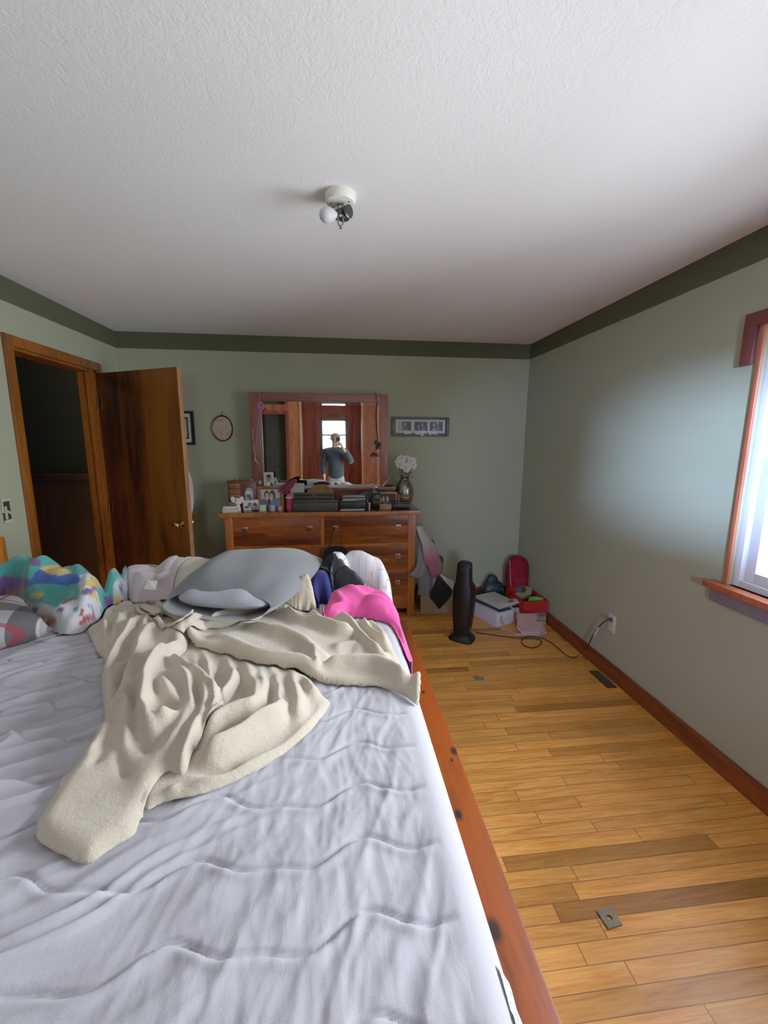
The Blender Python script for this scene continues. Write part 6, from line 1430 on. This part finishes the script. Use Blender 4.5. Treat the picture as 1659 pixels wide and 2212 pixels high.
SKM = plain('a97a66', .55, var=.08, sc=30)
def fingers(base, fwd, side, up, idx, curl, lens=(.070, .078, .074, .060), thumb=True, sgn=1):
    out = []
    for k in range(4):
        p0 = base+side*((k-1.5)*.018)+fwd*.035; L_ = lens[k]; d = fwd.copy(); ch = [idx]; p = p0; 
        ch.append((*p, .0088))
        for s in range(3):
            d = (d+up*curl).normalized(); p = p+d*L_*(.42, .32, .26)[s]; ch.append((*p, (.0085, .008, .0065)[s]))
        out.append(ch)
    if thumb:
        p = base+side*sgn*.026; d = (fwd*.6+side*sgn*.8).normalized(); ch = [idx, (*p, .011)]
        for s in range(2):
            p = p+d*.030; d = (d+up*curl*.5+fwd*.3).normalized(); ch.append((*p, (.010, .0075)[s]))
        out.append(ch)
    return out
X, Y = PX, PY
body = [[(X, Y, .93, .125, .10), (X, Y, 1.08, .12, .10), (X, Y, 1.24, .14, .11), (X, Y-.01, 1.38, .11, .09), (X, Y+.005, 1.465, .052), (X, Y+.03, 1.53, .074, .078), (X, Y+.045, 1.59, .084, .095), (X, Y+.035, 1.645, .070, .08)],
        [3, (X+.165, Y, 1.375, .06), (X+.285, Y+.10, 1.165, .044), (.095, -.10, 1.415, .030), (.070, -.060, 1.465, .028, .018)],          # right arm, vertices 8..11
        [3, (X-.165, Y, 1.375, .06), (X-.235, Y-.02, 1.12, .044), (X-.215, Y+.09, .90, .030), (X-.21, Y+.115, .845, .030, .018)],      # left arm, 12..15
        [0, (X+.09, Y, .86, .09), (X+.10, Y+.02, .48, .058), (X+.105, Y-.02, .085, .038), (X+.115, Y+.10, .030, .034), (X+.12, Y+.17, .024, .024)],
        [0, (X-.09, Y, .86, .09), (X-.10, Y+.02, .48, .058), (X-.105, Y-.02, .085, .038), (X-.115, Y+.10, .030, .034), (X-.12, Y+.17, .024, .024)]]
body += fingers(Vector((.062, -.040, 1.485)), Vector((-.75, .35, .35)).normalized(), Vector((.25, 0, .97)).normalized(), Vector((-.5, .2, 0)), 11, .25)
body += fingers(Vector((X-.21, Y+.12, .835)), Vector((.05, .12, -.99)).normalized(), Vector((.1, .99, .1)).normalized(), Vector((.8, 0, .3)), 15, .30)
pe = skin_obj('person', body, SKM, None); pe.location = parent_loc
tag(pe, 'person in a dark blue-grey jacket and grey sweatpants taking the picture with a phone', 'person')
JK = cloth('272f39', c2='1d242d', sc=200, bump=.4)
jac = [[(X, Y, .82, .155, .13), (X, Y, .95, .165, .13), (X, Y, 1.05, .165, .135), (X, Y, 1.24, .18, .14), (X, Y-.01, 1.36, .15, .12), (X, Y, 1.46, .088, .085)],
       [4, (X+.17, Y, 1.37, .085), (X+.29, Y+.10, 1.16, .068), (.125, -.125, 1.385, .048)], [4, (X-.17, Y, 1.37, .085), (X-.24, Y-.02, 1.12, .066), (X-.218, Y+.08, .925, .048)]]
skin_obj('jacket', jac, JK, pe)
pan = [[(X, Y, 1.0, .13, .11), (X, Y, .88, .13, .11)], [1, (X+.095, Y, .80, .10), (X+.105, Y+.02, .48, .085), (X+.105, Y-.015, .11, .062)], [1, (X-.095, Y, .80, .10), (X-.105, Y+.02, .48, .085), (X-.105, Y-.015, .11, .062)]]
skin_obj('sweatpants', pan, cloth('8f8f8a', c2='777772', sc=200, bump=.4), pe)
hc = Vector((0, .045, 1.592))
b = MB(); b.ell(hc+Vector((0, -.012, .026)), .092, .102, .084, n=24, m_=14)
for v in list(b.bm.verts):
    if v.co.y > hc.y+.045 and v.co.z < hc.z+.045: v.co.y = hc.y+.045
b.build('hair', plain('6b6258', .8, var=.3, sc=120, bump=.5), pe)
b = MB()
for s1 in (-1, 1): b.ell(hc+Vector((s1*.086, .0, -.005)), .010, .018, .030, n=12, m_=8)
b.ell(hc+Vector((0, .098, -.015)), .013, .016, .024, n=12, m_=8); b.build('nose_and_ears', SKM, pe)
b = MB()
for s1 in (-1, 1): b.ell(hc+Vector((s1*.030, .078, .008)), .012, .008, .007, n=12, m_=8)
b.build('eyes', plain('2a2320', .3), pe)
b = MB(); b.ell(hc+Vector((0, .078, -.058)), .024, .010, .007, n=12, m_=8); b.build('mouth', plain('7c4a44', .5), pe)
